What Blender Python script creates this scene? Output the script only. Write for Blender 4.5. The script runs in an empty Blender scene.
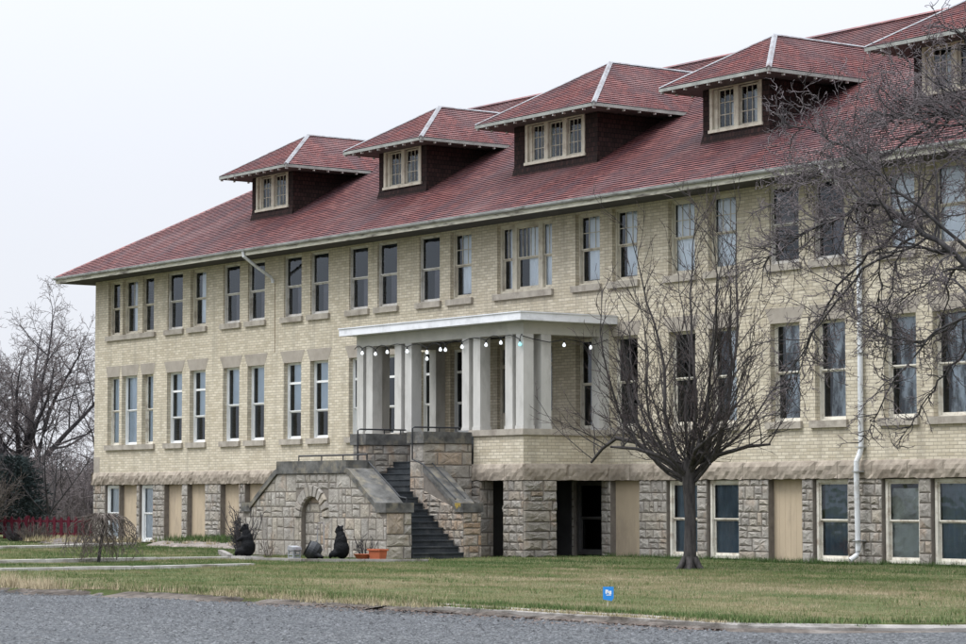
import bpy, bmesh, math, random
import numpy as np
from mathutils import Vector, Matrix, noise as mn
R = math.radians
sc = bpy.context.scene
COL = sc.collection

# ------------------------------------------------------------------ helpers
class MB:
    """collects polygons; build() links them as one mesh object"""
    def __init__(s): s.v=[]; s.f=[]; s.uv=[]; s.t=[]; s.mi=[]
    def face(s, pts, uv=None, tone=.5, mi=0):
        b=len(s.v); s.v += [tuple(p) for p in pts]; s.f.append(tuple(range(b,b+len(pts)))); s.uv.append(uv); s.t.append(tone); s.mi.append(mi)
    def box(s,x0,x1,y0,y1,z0,z1,tone=.5,mi=0,skip=''):
        p=[(x0,y0,z0),(x1,y0,z0),(x1,y1,z0),(x0,y1,z0),(x0,y0,z1),(x1,y0,z1),(x1,y1,z1),(x0,y1,z1)]
        for n,q in (('-z',(0,3,2,1)),('+z',(4,5,6,7)),('-y',(0,1,5,4)),('+x',(1,2,6,5)),('+y',(2,3,7,6)),('-x',(3,0,4,7))):
            if n not in skip: s.face([p[i] for i in q],tone=tone,mi=mi)
    def obox(s, M, sx, sy, sz, tone=.5, mi=0):
        p=[M@Vector((a*sx/2,b*sy/2,c*sz/2)) for a,b,c in ((-1,-1,-1),(1,-1,-1),(1,1,-1),(-1,1,-1),(-1,-1,1),(1,-1,1),(1,1,1),(-1,1,1))]
        for q in ((0,3,2,1),(4,5,6,7),(0,1,5,4),(1,2,6,5),(2,3,7,6),(3,0,4,7)): s.face([p[i] for i in q],tone=tone,mi=mi)
    def prism(s, poly, a0, a1, f, tone=.5, mi=0):
        """poly: 2D ccw; f(u,v,a)->3D ; a0 near (front), a1 far"""
        s.face([f(u,v,a0) for u,v in poly],tone=tone,mi=mi)
        s.face([f(u,v,a1) for u,v in reversed(poly)],tone=tone,mi=mi)
        n=len(poly)
        for i in range(n):
            u,v=poly[i]; u2,v2=poly[(i+1)%n]
            s.face([f(u,v,a1),f(u2,v2,a1),f(u2,v2,a0),f(u,v,a0)],tone=tone,mi=mi)
    def tube(s, pts, r, n=6, cap=True, tone=.5, mi=0):
        pts=[Vector(p) for p in pts]; rs=r if isinstance(r,(list,tuple)) else [r]*len(pts)
        rings=[]
        for i,p in enumerate(pts):
            d=(pts[min(i+1,len(pts)-1)]-pts[max(i-1,0)]).normalized()
            a=Vector((0,0,1)) if abs(d.z)<.9 else Vector((1,0,0))
            e1=d.cross(a).normalized(); e2=d.cross(e1)
            rings.append([p+rs[i]*(math.cos(2*math.pi*k/n)*e1+math.sin(2*math.pi*k/n)*e2) for k in range(n)])
        b=len(s.v)
        for rg in rings: s.v += [tuple(q) for q in rg]
        def add(idx): s.f.append(idx); s.uv.append(None); s.t.append(tone); s.mi.append(mi)
        for i in range(len(pts)-1):
            for k in range(n):
                add((b+i*n+k, b+i*n+(k+1)%n, b+(i+1)*n+(k+1)%n, b+(i+1)*n+k))
        if cap:
            add(tuple(b+k for k in range(n))[::-1]); add(tuple(b+(len(pts)-1)*n+k for k in range(n)))
    def mesh(s, name, mats, smooth=False):
        me=bpy.data.meshes.new(name); me.from_pydata(s.v,[],s.f)
        for m in (mats if isinstance(mats,(list,tuple)) else [mats]): me.materials.append(m)
        if len(set(s.mi))>1:
            me.polygons.foreach_set('material_index', s.mi)
        ul=me.uv_layers.new(name='UVMap'); data=np.zeros(len(me.loops)*2,dtype=np.float32)
        k=0
        for f,uv in zip(s.f,s.uv):
            if uv is None:
                a,b,c=[Vector(s.v[i]) for i in (f[0],f[1],f[2])]
                n=(b-a).cross(c-a); ax=max(range(3),key=lambda i:abs(n[i]))
                for i in f:
                    x,y,z=s.v[i]
                    data[k],data[k+1]=((y,z) if ax==0 else (x,z) if ax==1 else (x,y)); k+=2
            else:
                for q in uv: data[k],data[k+1]=q; k+=2
        ul.data.foreach_set('uv',data)
        at=me.attributes.new('tone','FLOAT','FACE'); at.data.foreach_set('value',np.array(s.t,dtype=np.float32))
        if smooth: me.polygons.foreach_set('use_smooth',[True]*len(me.polygons))
        me.update(); return me
    def build(s,name,mats,parent=None,loc=None,smooth=False):
        return link(name,s.mesh(name,mats,smooth),parent,loc)
def wloc(o):
    v=Vector((0,0,0))
    while o is not None: v+=o.location; o=o.parent
    return v
def link(name,me,parent=None,loc=None):
    """loc None: mesh is in world coordinates; else local to parent"""
    o=bpy.data.objects.new(name,me); COL.objects.link(o)
    if parent:
        o.parent=parent
        o.location = Vector(loc) if loc is not None else -wloc(parent)
    elif loc is not None: o.location=Vector(loc)
    return o
def thing(name,label,cat,loc=(0,0,0),group=None):
    o=bpy.data.objects.new(name,None); COL.objects.link(o); o.location=loc; o.empty_display_size=.3
    return tag(o,label,cat,group)
def tag(o,label,cat,group=None,kind=None):
    if label: o['label']=label
    if cat: o['category']=cat
    if group: o['group']=group
    if kind: o['kind']=kind
    return o
def struct(name,mb,mat): 
    o=mb.build(name,mat); o['kind']='structure'; return o
def clip(poly, a,b,c):
    """keep a*u+b*v<=c"""
    out=[]
    for i in range(len(poly)):
        p=poly[i]; q=poly[(i+1)%len(poly)]
        dp=a*p[0]+b*p[1]-c; dq=a*q[0]+b*q[1]-c
        if dp<=0: out.append(p)
        if dp*dq<0:
            t=dp/(dp-dq); out.append((p[0]+t*(q[0]-p[0]),p[1]+t*(q[1]-p[1])))
    return out
def clip_to(poly, conv):
    """conv ccw convex polygon"""
    for i in range(len(conv)):
        x0,y0=conv[i]; x1,y1=conv[(i+1)%len(conv)]
        a,b=(y1-y0),-(x1-x0)
        poly=clip(poly,a,b,a*x0+b*y0)
        if len(poly)<3: return []
    return poly

# ------------------------------------------------------------------ materials
def newmat(name):
    m=bpy.data.materials.new(name); m.use_nodes=True; nt=m.node_tree; nt.nodes.clear()
    out=nt.nodes.new('ShaderNodeOutputMaterial'); b=nt.nodes.new('ShaderNodeBsdfPrincipled')
    nt.links.new(b.outputs[0],out.inputs[0]); b.inputs['Roughness'].default_value=.8
    b.inputs['Specular IOR Level'].default_value=.25
    return m,nt,b
class G:
    """tiny node graph builder"""
    def __init__(s,nt): s.nt=nt
    def n(s,t,**kw):
        x=s.nt.nodes.new('ShaderNode'+t)
        for k,v in kw.items():
            if k.startswith('_'): setattr(x,k[1:],v)
            else:
                key=int(k[1:]) if (k[0]=='i' and k[1:].isdigit()) else k.replace('__',' ')
                if hasattr(v,'is_linked') or isinstance(v,bpy.types.NodeSocket): s.nt.links.new(v,x.inputs[key])
                else: x.inputs[key].default_value=v
        return x
    def pos(s): return s.n('NewGeometry').outputs['Position']
    def obj(s): return s.n('TexCoord').outputs['Object']
    def uv(s): return s.n('TexCoord').outputs['UV']
    def map(s,vec,scale=(1,1,1),loc=(0,0,0),rot=(0,0,0)):
        return s.n('Mapping',Vector=vec,Scale=scale,Location=loc,Rotation=rot).outputs[0]
    def noise(s,vec,scale,detail=4,rough=.55,dist=0):
        return s.n('TexNoise',Vector=vec,Scale=scale,Detail=detail,Roughness=rough,Distortion=dist).outputs[0]
    def ramp(s,fac,stops,interp='LINEAR'):
        r=s.n('ValToRGB',Fac=fac); cr=r.color_ramp; cr.interpolation=interp
        while len(cr.elements)<len(stops): cr.elements.new(.5)
        for e,(p,c) in zip(cr.elements,stops):
            e.position=p; e.color=(c if isinstance(c,tuple) else (c,c,c))+(1,)
        return r.outputs[0]
    def mix(s,fac,a,b,mode='MIX'):
        m=s.n('Mix',_data_type='RGBA',_blend_type=mode)
        for k,v in ((0,fac),(6,a),(7,b)):
            if isinstance(v,bpy.types.NodeSocket): s.nt.links.new(v,m.inputs[k])
            else: m.inputs[k].default_value = v if k==0 else (tuple(v)+(1,) if len(v)==3 else v)
        return m.outputs[2]
    def math(s,op,a,b=0.,c=0.,clamp=False):
        m=s.n('Math',_operation=op,_use_clamp=clamp)
        for i,v in enumerate((a,b,c)):
            if isinstance(v,bpy.types.NodeSocket): s.nt.links.new(v,m.inputs[i])
            else: m.inputs[i].default_value=v
        return m.outputs[0]
    def attr(s,name): return s.n('Attribute',_attribute_name=name)
    def bump(s,h,strength=.3,dist=.02): return s.n('Bump',Height=h,Strength=strength,Distance=dist).outputs[0]
    def L(s,a,b): s.nt.links.new(a,b)

def simple(name,col,rough=.75,var=.15,scale=3.,dirt=None,dscale=1.2,spec=.25,metal=0,bump=0,bscale=20,coord='pos',stretch=(1,1,1)):
    m,nt,b=newmat(name); g=G(nt); p=g.pos() if coord=='pos' else g.obj()
    p=g.map(p,stretch)
    nz=g.noise(p,scale,5)
    c=tuple(col)
    lo=tuple(x*(1-var) for x in c); hi=tuple(min(1,x*(1+var)) for x in c)
    o=g.ramp(nz,[(.3,lo),(.7,hi)])
    if dirt:
        d=g.ramp(g.noise(p,dscale,6,.65),[(.5,0.),(.68,1.)])
        o=g.mix(d,o,dirt)
    g.L(o,b.inputs['Base Color']); b.inputs['Roughness'].default_value=rough; b.inputs['Specular IOR Level'].default_value=spec; b.inputs['Metallic'].default_value=metal
    if bump: g.L(g.bump(g.noise(p,bscale,4),bump,.02),b.inputs['Normal'])
    return m

def brick_mat():
    m,nt,b=newmat('buff_brick'); g=G(nt); uv=g.uv(); p=g.pos()
    br=g.n('TexBrick',Vector=uv,Scale=1.,Color1=(.52,.462,.35,1),Color2=(.71,.65,.525,1),Mortar=(.39,.35,.285,1))
    br.inputs['Mortar Size'].default_value=.012; br.inputs['Mortar Smooth'].default_value=.3; br.inputs['Bias'].default_value=0
    br.inputs['Brick Width'].default_value=.29; br.inputs['Row Height'].default_value=.094
    c=br.outputs['Color']
    nz=g.noise(p,.35,4,.6)
    c=g.mix(g.ramp(nz,[(.35,0.),(.7,.55)]),c,(.93,.90,.86),'MULTIPLY')
    # rain wash streaks and soot patches
    st=g.noise(g.map(p,(2.2,2.2,.22)),1.1,5,.65)
    c=g.mix(g.ramp(st,[(.50,0.),(.70,.62)]),c,(.30,.27,.22))
    fine=g.noise(p,14,3,.6)
    c=g.mix(g.ramp(fine,[(.3,.25),(.7,0.)]),c,(.25,.21,.15))
    g.L(c,b.inputs['Base Color'])
    g.L(g.bump(g.math('MULTIPLY',g.math('SUBTRACT',1.,br.outputs['Fac']),1.),.5,.012),b.inputs['Normal'])
    return m
def stone_mat(name,warm=0.):
    m,nt,b=newmat(name); g=G(nt); p=g.pos(); t=g.attr('tone').outputs['Fac']
    base=g.ramp(t,[(0,(.285,.265,.24)),(.3,(.42,.395,.355)),(.55,(.34,.315,.275)),(.75,(.44,.395,.325)),(.88,(.36,.26,.18)),(1,(.44,.29,.18))])
    nz=g.noise(p,5,6,.65)
    c=g.mix(g.ramp(nz,[(.35,.0),(.72,.65)]),base,(.20,.18,.165))
    big=g.noise(g.map(p,(1,1,.45)),.7,5,.6)
    c=g.mix(g.ramp(big,[(.45,0.),(.75,.55)]),c,(.155,.14,.125))
    rust=g.noise(g.map(p,(1,1,.6),(7,3,1)),1.7,4,.6)
    c=g.mix(g.ramp(rust,[(.55-.1*warm,0.),(.75,.5+.3*warm)]),c,(.34,.21,.12))
    g.L(c,b.inputs['Base Color']); b.inputs['Roughness'].default_value=.9
    h=g.math('ADD',g.noise(p,9,5,.65),g.math('MULTIPLY',g.noise(p,38,3,.6),.3))
    g.L(g.bump(h,.75,.05),b.inputs['Normal'])
    return m
def roof_mat():
    m,nt,b=newmat('red_shingle'); g=G(nt); uv=g.uv(); p=g.pos()
    br=g.n('TexBrick',Vector=uv,Scale=1.,Color1=(.15,.043,.042,1),Color2=(.26,.09,.082,1),Mortar=(.03,.015,.02,1))
    br.inputs['Mortar Size'].default_value=.010; br.inputs['Bias'].default_value=-.1
    br.inputs['Brick Width'].default_value=.26; br.inputs['Row Height'].default_value=.17; br.offset=.37; br.offset_frequency=2
    c=br.outputs['Color']
    # individual pale / dark tiles
    cell=g.n('TexVoronoi',Vector=g.map(uv,(2.6,5.88,1)),Scale=1.,Randomness=.8)
    r=g.n('SeparateColor',Color=cell.outputs['Color']).outputs[0]
    c=g.mix(g.ramp(r,[(.75,0.),(.97,.35)]),c,(.30,.15,.135))
    c=g.mix(g.ramp(r,[(.05,.6),(.3,0.)]),c,(.075,.035,.045))
    # weathering streaks running down the slope
    st=g.noise(g.map(uv,(.9,.16,1)),1.,6,.65)
    c=g.mix(g.ramp(st,[(.47,0.),(.62,.72)]),c,(.075,.045,.055))
    st2=g.noise(g.map(uv,(.35,.25,1),(5,9,0)),1.,4,.6)
    c=g.mix(g.ramp(st2,[(.5,0.),(.75,.55)]),c,(.235,.15,.15))
    g.L(c,b.inputs['Base Color']); b.inputs['Roughness'].default_value=.62; b.inputs['Specular IOR Level'].default_value=.35
    g.L(g.bump(g.noise(uv,30,3),.35,.01),b.inputs['Normal'])
    return m
def wall_shingle_mat():
    m,nt,b=newmat('wood_wall_shingle'); g=G(nt); uv=g.uv()
    br=g.n('TexBrick',Vector=uv,Scale=1.,Color1=(.017,.010,.009,1),Color2=(.040,.020,.018,1),Mortar=(.004,.003,.004,1))
    br.inputs['Mortar Size'].default_value=.010; br.inputs['Brick Width'].default_value=.14; br.inputs['Row Height'].default_value=.15
    g.L(br.outputs['Color'],b.inputs['Base Color']); b.inputs['Roughness'].default_value=.9
    g.L(g.bump(g.math('SUBTRACT',1.,br.outputs['Fac']),.6,.015),b.inputs['Normal'])
    return m
def glass_mat():
    m=bpy.data.materials.new('window_glass'); m.use_nodes=True; nt=m.node_tree; nt.nodes.clear(); g=G(nt)
    out=nt.nodes.new('ShaderNodeOutputMaterial')
    tr=g.n('BsdfTransparent',Color=(.90,.94,.97,1)); gl=g.n('BsdfGlossy',Color=(.85,.92,1,1),Roughness=.03)
    wob=g.bump(g.noise(g.pos(),1.6,2),.25,.03); g.L(wob,gl.inputs['Normal'])
    fr=g.n('Fresnel',IOR=1.62)
    fac=g.math('MULTIPLY',fr.outputs[0],1.0,clamp=True)
    mx=g.n('MixShader',Fac=fac); g.L(tr.outputs[0],mx.inputs[1]); g.L(gl.outputs[0],mx.inputs[2]); g.L(mx.outputs[0],out.inputs[0])
    return m
def lawn_mat():
    m,nt,b=newmat('lawn_soil'); g=G(nt); p=g.pos()
    n1=g.noise(g.map(p,(.35,1,1)),.55,6,.65); n2=g.noise(p,3.5,5,.7); n3=g.noise(p,28,4,.7)
    c=g.ramp(n1,[(.35,(.075,.105,.03)),(.5,(.13,.135,.055)),(.65,(.21,.175,.095))])
    c=g.mix(g.ramp(n2,[(.4,0.),(.7,.7)]),c,(.055,.075,.025))
    c=g.mix(g.ramp(n3,[(.35,.5),(.6,0.)]),c,(.045,.04,.025))
    g.L(c,b.inputs['Base Color']); b.inputs['Roughness'].default_value=1
    g.L(g.bump(g.noise(p,22,4,.7),.8,.06),b.inputs['Normal'])
    return m
def blade_mat():
    m,nt,b=newmat('grass_blades'); g=G(nt); t=g.attr('tone').outputs['Fac']
    c=g.ramp(t,[(0,(.045,.085,.025)),(.3,(.085,.135,.04)),(.5,(.15,.165,.07)),(.7,(.27,.23,.13)),(1,(.42,.35,.24))])
    g.L(c,b.inputs['Base Color']); b.inputs['Roughness'].default_value=.8
    return m
def road_mat():
    m,nt,b=newmat('gravel_road'); g=G(nt); p=g.pos()
    v=g.n('TexVoronoi',Vector=p,Scale=26.); v2=g.n('TexVoronoi',Vector=p,Scale=70.)
    r=g.n('SeparateColor',Color=v.outputs['Color']).outputs[0]
    c=g.ramp(r,[(0,(.006,.007,.009)),(.4,(.045,.048,.052)),(.75,(.11,.115,.12)),(1,(.36,.365,.37))])
    r2=g.n('SeparateColor',Color=v2.outputs['Color']).outputs[1]
    c=g.mix(.45,c,g.ramp(r2,[(0,(.005,.006,.008)),(.5,(.043,.047,.052)),(1,(.22,.225,.23))]))
    big=g.noise(g.map(p,(.25,1,1),rot=(0,0,.1)),.7,5,.6)
    c=g.mix(g.ramp(big,[(.4,0.),(.7,.45)]),c,(.055,.06,.068))
    tr=g.noise(g.map(p,(.08,1.2,1)),.9,3,.5)
    c=g.mix(g.ramp(tr,[(.5,0.),(.7,.35)]),c,(.105,.112,.12))
    dirt=g.noise(p,1.3,5,.7)
    c=g.mix(g.ramp(dirt,[(.6,0.),(.78,.5)]),c,(.085,.075,.065))
    g.L(c,b.inputs['Base Color']); b.inputs['Roughness'].default_value=1.; b.inputs['Specular IOR Level'].default_value=.08
    g.L(g.bump(g.math('ADD',v.outputs['Distance'],g.math('MULTIPLY',v2.outputs['Distance'],.4)),.3,.015),b.inputs['Normal'])
    return m
def bark_mat(name,a,bb,scale=9):
    m,nt,b=newmat(name); g=G(nt); p=g.pos()
    nz=g.noise(g.map(p,(1,1,.25)),scale,6,.7)
    c=g.ramp(nz,[(.3,a),(.7,bb)]); g.L(c,b.inputs['Base Color']); b.inputs['Roughness'].default_value=.95
    g.L(g.bump(nz,.9,.03),b.inputs['Normal']); return m
def concrete(name,col,dirt): return simple(name,col,.9,.2,2.5,dirt,1.1,bump=.5,bscale=18)

M={}
M['brick']=brick_mat(); M['stone']=stone_mat('ashlar_stone'); M['stone_warm']=stone_mat('brown_ashlar_stone',1.)
M['mortar']=simple('stone_mortar',(.175,.155,.135),.95,.2,6)
M['cap']=simple('dark_cap_stone',(.105,.103,.098),.9,.5,3,(.20,.18,.14),2.4,bump=1.,bscale=7)
M['band']=simple('water_table_stone',(.33,.285,.235),.9,.25,3.5,(.20,.165,.13),1.1,bump=1.,bscale=6)
M['lintel']=simple('lintel_sandstone',(.34,.305,.26),.9,.12,2.5,(.27,.24,.20),1.2,bump=.3,bscale=20)
M['sill']=simple('sill_sandstone',(.38,.345,.295),.9,.2,3,(.24,.21,.18),1.6,bump=.4,bscale=14)
M['roof']=roof_mat(); M['wshingle']=wall_shingle_mat()
M['flash']=simple('hip_flashing_metal',(.27,.275,.29),.7,.2,3,(.17,.13,.13),2.2,spec=.3)
M['cream']=simple('cream_trim_paint',(.56,.52,.43),.7,.12,4,(.36,.31,.25),3.2,coord='pos')
M['fascia']=simple('weathered_fascia_paint',(.47,.455,.38),.7,.2,2,(.13,.115,.10),1.1,stretch=(1.2,1,6))
M['gutter']=simple('grey_metal_gutter',(.33,.335,.33),.55,.2,2,(.15,.145,.135),1.1,spec=.5,stretch=(1.5,1,4))
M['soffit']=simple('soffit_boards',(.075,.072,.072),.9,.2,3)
M['tail']=simple('white_rafter_tails',(.50,.50,.49),.7,.1,4)
M['dfascia']=simple('dormer_fascia_grey',(.29,.30,.28),.7,.2,3,(.2,.2,.19),2.)
M['stormf']=simple('pale_storm_frame',(.60,.58,.54),.6,.12,4,(.36,.33,.28),3.)
M['white']=simple('white_vinyl_frame',(.78,.79,.78),.5,.05,4,spec=.4)
M['offwhite']=simple('old_white_frame',(.68,.65,.57),.6,.12,5,(.42,.36,.29),3.5)
M['jamb']=simple('brown_wood_jamb',(.22,.165,.11),.8,.25,6)
M['board']=simple('tan_plywood_board',(.46,.375,.27),.8,.06,1.6,(.36,.295,.22),1.2,coord='pos',stretch=(1.5,1.5,.6),bump=.2,bscale=12)
M['pcol']=simple('grey_column_paint',(.51,.50,.475),.75,.08,3,(.37,.36,.335),1.6,stretch=(1,1,.4))
M['pbeam']=simple('grey_beam_paint',(.45,.44,.40),.75,.08,2,(.36,.35,.32),1.2)
M['pfascia']=simple('white_metal_fascia',(.74,.75,.78),.5,.06,2,(.55,.56,.58),1.5,spec=.45)
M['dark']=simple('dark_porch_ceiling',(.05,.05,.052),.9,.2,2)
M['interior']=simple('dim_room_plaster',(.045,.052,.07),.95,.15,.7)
M['glass']=glass_mat()
M['curtain']=simple('pale_curtain_fabric',(.93,.94,.95),.9,.08,2)
M['lace']=simple('grey_lace_curtain',(.72,.76,.80),.9,.25,4)
def lace_alpha(m,scale,lo,hi,st=(1,1,.35)):
    nt=m.node_tree; g=G(nt); b=[n for n in nt.nodes if n.type=='BSDF_PRINCIPLED'][0]
    g.L(g.ramp(g.noise(g.map(g.pos(),st),scale,5,.65),[(lo,.05),(hi,1.)]),b.inputs['Alpha'])
lace_alpha(M['lace'],3.2,.40,.58)
M['dimc']=simple('dim_brown_curtain',(.16,.15,.17),.9,.2,2)
M['screen']=simple('brown_roller_screen',(.085,.065,.06),.9,.15,3)
M['teal']=simple('teal_window_film',(.17,.225,.265),.9,.35,1.0)
M['blind']=simple('blue_grey_roller_blind',(.74,.80,.86),.9,.08,1.5)
M['crumple']=simple('crumpled_white_sheet',(.62,.64,.60),.8,.12,3,(.38,.38,.35),1.6)
M['iron']=simple('black_iron_rail',(.02,.022,.026),.55,.2,9,spec=.4)
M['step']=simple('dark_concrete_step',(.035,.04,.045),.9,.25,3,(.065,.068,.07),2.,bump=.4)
M['concrete']=concrete('pale_concrete',(.42,.405,.38),(.21,.19,.165))
M['curb']=concrete('curb_concrete',(.27,.255,.24),(.10,.085,.07))
M['pipe']=simple('white_downpipe_metal',(.66,.68,.70),.45,.08,2,(.45,.44,.42),2.4,spec=.5)
M['lawn']=lawn_mat(); M['blade']=blade_mat(); M['road']=road_mat()
M['dirt']=simple('road_verge_dirt',(.10,.085,.075),1.,.55,4,(.20,.18,.165),2.6,bump=1.,bscale=12)
M['mulch']=simple('grey_mulch',(.25,.22,.20),1.,.4,7,(.10,.08,.065),3.5,bump=1.,bscale=14)
M['bark']=bark_mat('grey_brown_bark',(.018,.017,.018),(.085,.077,.075),14); M['twig']=bark_mat('dark_twig_bark',(.035,.027,.03),(.10,.08,.078),3)
M['bark2']=bark_mat('old_tree_bark',(.022,.021,.024),(.085,.08,.08)); M['twig2']=bark_mat('lichen_grey_twigs',(.045,.038,.044),(.22,.19,.195),2.2)
M['bark3']=bark_mat('far_tree_bark',(.03,.03,.036),(.08,.072,.075),4); M['twig3']=bark_mat('far_tree_twigs',(.075,.066,.07),(.20,.17,.165),2)
M['brush']=bark_mat('dry_brush_stems',(.055,.045,.042),(.165,.14,.12),3)
M['needle']=simple('dark_evergreen_needles',(.034,.048,.048),.9,.4,2)
M['fence']=simple('dark_red_fence_paint',(.085,.007,.018),.7,.25,5)
M['bear']=simple('black_painted_statue',(.004,.0045,.006),.7,.4,9,spec=.15)
M['muzzle']=simple('brown_muzzle_paint',(.06,.035,.022),.6,.2,8)
M['gbox']=simple('grey_box_paint',(.26,.27,.28),.8,.3,8)
M['terra']=simple('terracotta_plastic',(.42,.115,.055),.6,.12,6,spec=.35)
M['sign']=simple('blue_sign_plastic',(.02,.25,.72),.4,.04,3,spec=.5)
M['signw']=simple('white_sign_print',(.8,.82,.85),.5,.03,3)
M['stake']=simple('pale_wire_stake',(.55,.50,.42),.6,.1,6)
M['leaf']=simple('green_bed_leaves',(.07,.14,.025),.8,.35,3)

# ------------------------------------------------------------------ stone work
def stone_face(mb, conv, f, seed=1, cmin=.2, cmax=.42, wmin=.28, wmax=.85, bulge=.032, warm=0., split=.35):
    """random rock-faced ashlar clipped to the convex ccw polygon conv; f(u,v,d): d = out of the wall"""
    rng=random.Random(seed)
    us=[p[0] for p in conv]; vs=[p[1] for p in conv]
    u0,u1,v0,v1=min(us),max(us),min(vs),max(vs)
    g=.009
    v=v0
    def block(a,b,c,d):
        poly=[(a+g,c+g),(b-g,c+g),(b-g,d-g),(a+g,d-g)]
        poly=clip_to(poly,conv)
        if len(poly)<3: return
        cx=sum(p[0] for p in poly)/len(poly); cy=sum(p[1] for p in poly)/len(poly)
        # subdivide outline
        sub=[]
        for i in range(len(poly)):
            p=poly[i]; q=poly[(i+1)%len(poly)]; l=math.hypot(q[0]-p[0],q[1]-p[1]); k=max(1,int(l/.14))
            for j in range(k): sub.append((p[0]+(q[0]-p[0])*j/k,p[1]+(q[1]-p[1])*j/k))
        if len(sub)<3: return
        tone=min(1,max(0,rng.betavariate(2,2.2)*.85+warm*rng.random()*.4))
        n=len(sub); inn=.025
        rings=[[(p[0],p[1],-.012) for p in sub]]
        r1=[];r2=[]
        for p in sub:
            dx,dy=cx-p[0],cy-p[1]; l=math.hypot(dx,dy)+1e-6; k=min(.45,inn/l)
            r1.append((p[0]+dx*k,p[1]+dy*k,bulge*rng.uniform(.35,.8)))
            k2=min(.75,k+.42); r2.append((p[0]+dx*k2,p[1]+dy*k2,bulge*rng.uniform(.55,1.45)))
        rings+= [r1,r2]
        for A,B in ((rings[0],rings[1]),(rings[1],rings[2])):
            for i in range(n):
                j=(i+1)%n; mb.face([f(*A[i]),f(*A[j]),f(*B[j]),f(*B[i])],tone=tone)
        c3=f(cx,cy,bulge*rng.uniform(.7,1.25))
        for i in range(n): mb.face([f(*r2[i]),f(*r2[(i+1)%n]),c3],tone=tone)
    while v<v1-.02:
        h=rng.uniform(cmin,cmax)
        if v1-(v+h)<cmin*.6: h=v1-v
        u=u0-rng.uniform(0,.3)
        while u<u1:
            w=rng.uniform(wmin,wmax)
            if rng.random()<split and h>.28:
                s=rng.uniform(.35,.65)
                if rng.random()<.5: block(u,u+w,v,v+h*s); block(u,u+w,v+h*s,v+h)
                else:
                    k=rng.uniform(.4,.6); block(u,u+w*k,v,v+h); block(u+w*k,u+w,v,v+h*s); block(u+w*k,u+w,v+h*s,v+h)
            else: block(u,u+w,v,v+h)
            u+=w
        v+=h
def rect(a,b,c,d): return [(a,c),(b,c),(b,d),(a,d)]
def front(y): return lambda u,v,d: (u,y-d,v)            # faces -y
def right(x): return lambda u,v,d: (x+d,u,v)            # faces +x
def left(x): return lambda u,v,d: (x-d,-u,v)            # faces -x (u=-y)
def holed(mb,u0,u1,v0,v1,holes,f,depth,uvoff=0):
    us=sorted(set([u0,u1]+[h[0] for h in holes]+[h[1] for h in holes])); vs=sorted(set([v0,v1]+[h[2] for h in holes]+[h[3] for h in holes]))
    us=[u for u in us if u0<=u<=u1]; vs=[v for v in vs if v0<=v<=v1]
    for i in range(len(us)-1):
        for j in range(len(vs)-1):
            cu,cv=(us[i]+us[i+1])/2,(vs[j]+vs[j+1])/2
            if any(h[0]<cu<h[1] and h[2]<cv<h[3] for h in holes): continue
            a,b,c,d=us[i],us[i+1],vs[j],vs[j+1]
            mb.face([f(a,c,0),f(b,c,0),f(b,d,0),f(a,d,0)],uv=[(a,c),(b,c),(b,d),(a,d)])
    for a,b,c,d in holes:
        mb.face([f(a,c,0),f(a,d,0),f(a,d,-depth),f(a,c,-depth)],uv=[(a,c),(a,d),(a+depth,d),(a+depth,c)])
        mb.face([f(b,d,0),f(b,c,0),f(b,c,-depth),f(b,d,-depth)],uv=[(b,d),(b,c),(b+depth,c),(b+depth,d)])
        mb.face([f(a,d,0),f(b,d,0),f(b,d,-depth),f(a,d,-depth)])
        mb.face([f(b,c,0),f(a,c,0),f(a,c,-depth),f(b,c,-depth)])

# ------------------------------------------------------------------ the main building
LEN=58.5; DEP=18.26
Z_BT0,Z_BT=2.27,2.73; Z_SOF=10.49
Z1s,Z1h,Z2s,Z2h=3.85,6.58,8.23,10.43
bld=thing('brick_building','long three-storey buff brick building with stone basement, red hipped roof, dormers and a columned porch','building',(29,0,0))
pairs=[6.05,10.37,14.72,19.05,23.38,31.9,36.33,40.75,45.2,49.55]
openx=[(1.12,2.12),(2.35,3.62),(4.02,4.95)]
for s in pairs: openx+= [(s,s+1.2),(s+1.8,s+3.0)]
tri=[(LEN-4.95,LEN-4.02),(LEN-3.62,LEN-2.35),(LEN-2.12,LEN-1.12)]
openx+=tri
CEN=(27.8,30.7)
h2=[(a,b,Z2s,Z2h) for a,b in openx]+[(CEN[0],CEN[1],Z2s,Z2h)]
h1=[(a,b,Z1s,Z1h) for a,b in openx]+[(CEN[0],CEN[1],3.78,Z1h)]
mb=MB(); holed(mb,0,LEN,Z_BT,Z_SOF,h1+h2,front(0),.30)
mb.face([(LEN,0,Z_BT),(LEN,DEP,Z_BT),(LEN,DEP,Z_SOF),(LEN,0,Z_SOF)]); mb.face([(0,DEP,Z_BT),(0,0,Z_BT),(0,0,Z_SOF),(0,DEP,Z_SOF)])
mb.face([(LEN,DEP,Z_BT),(0,DEP,Z_BT),(0,DEP,Z_SOF),(LEN,DEP,Z_SOF)])
mb.build('wall',M['brick'],bld)
# stone quoin block seen at the corner of the brickwork
mb=MB(); mb.box(-.006,.5,-.006,.4,Z_BT,3.4); mb.build('corner_block',M['lintel'],bld)
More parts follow.
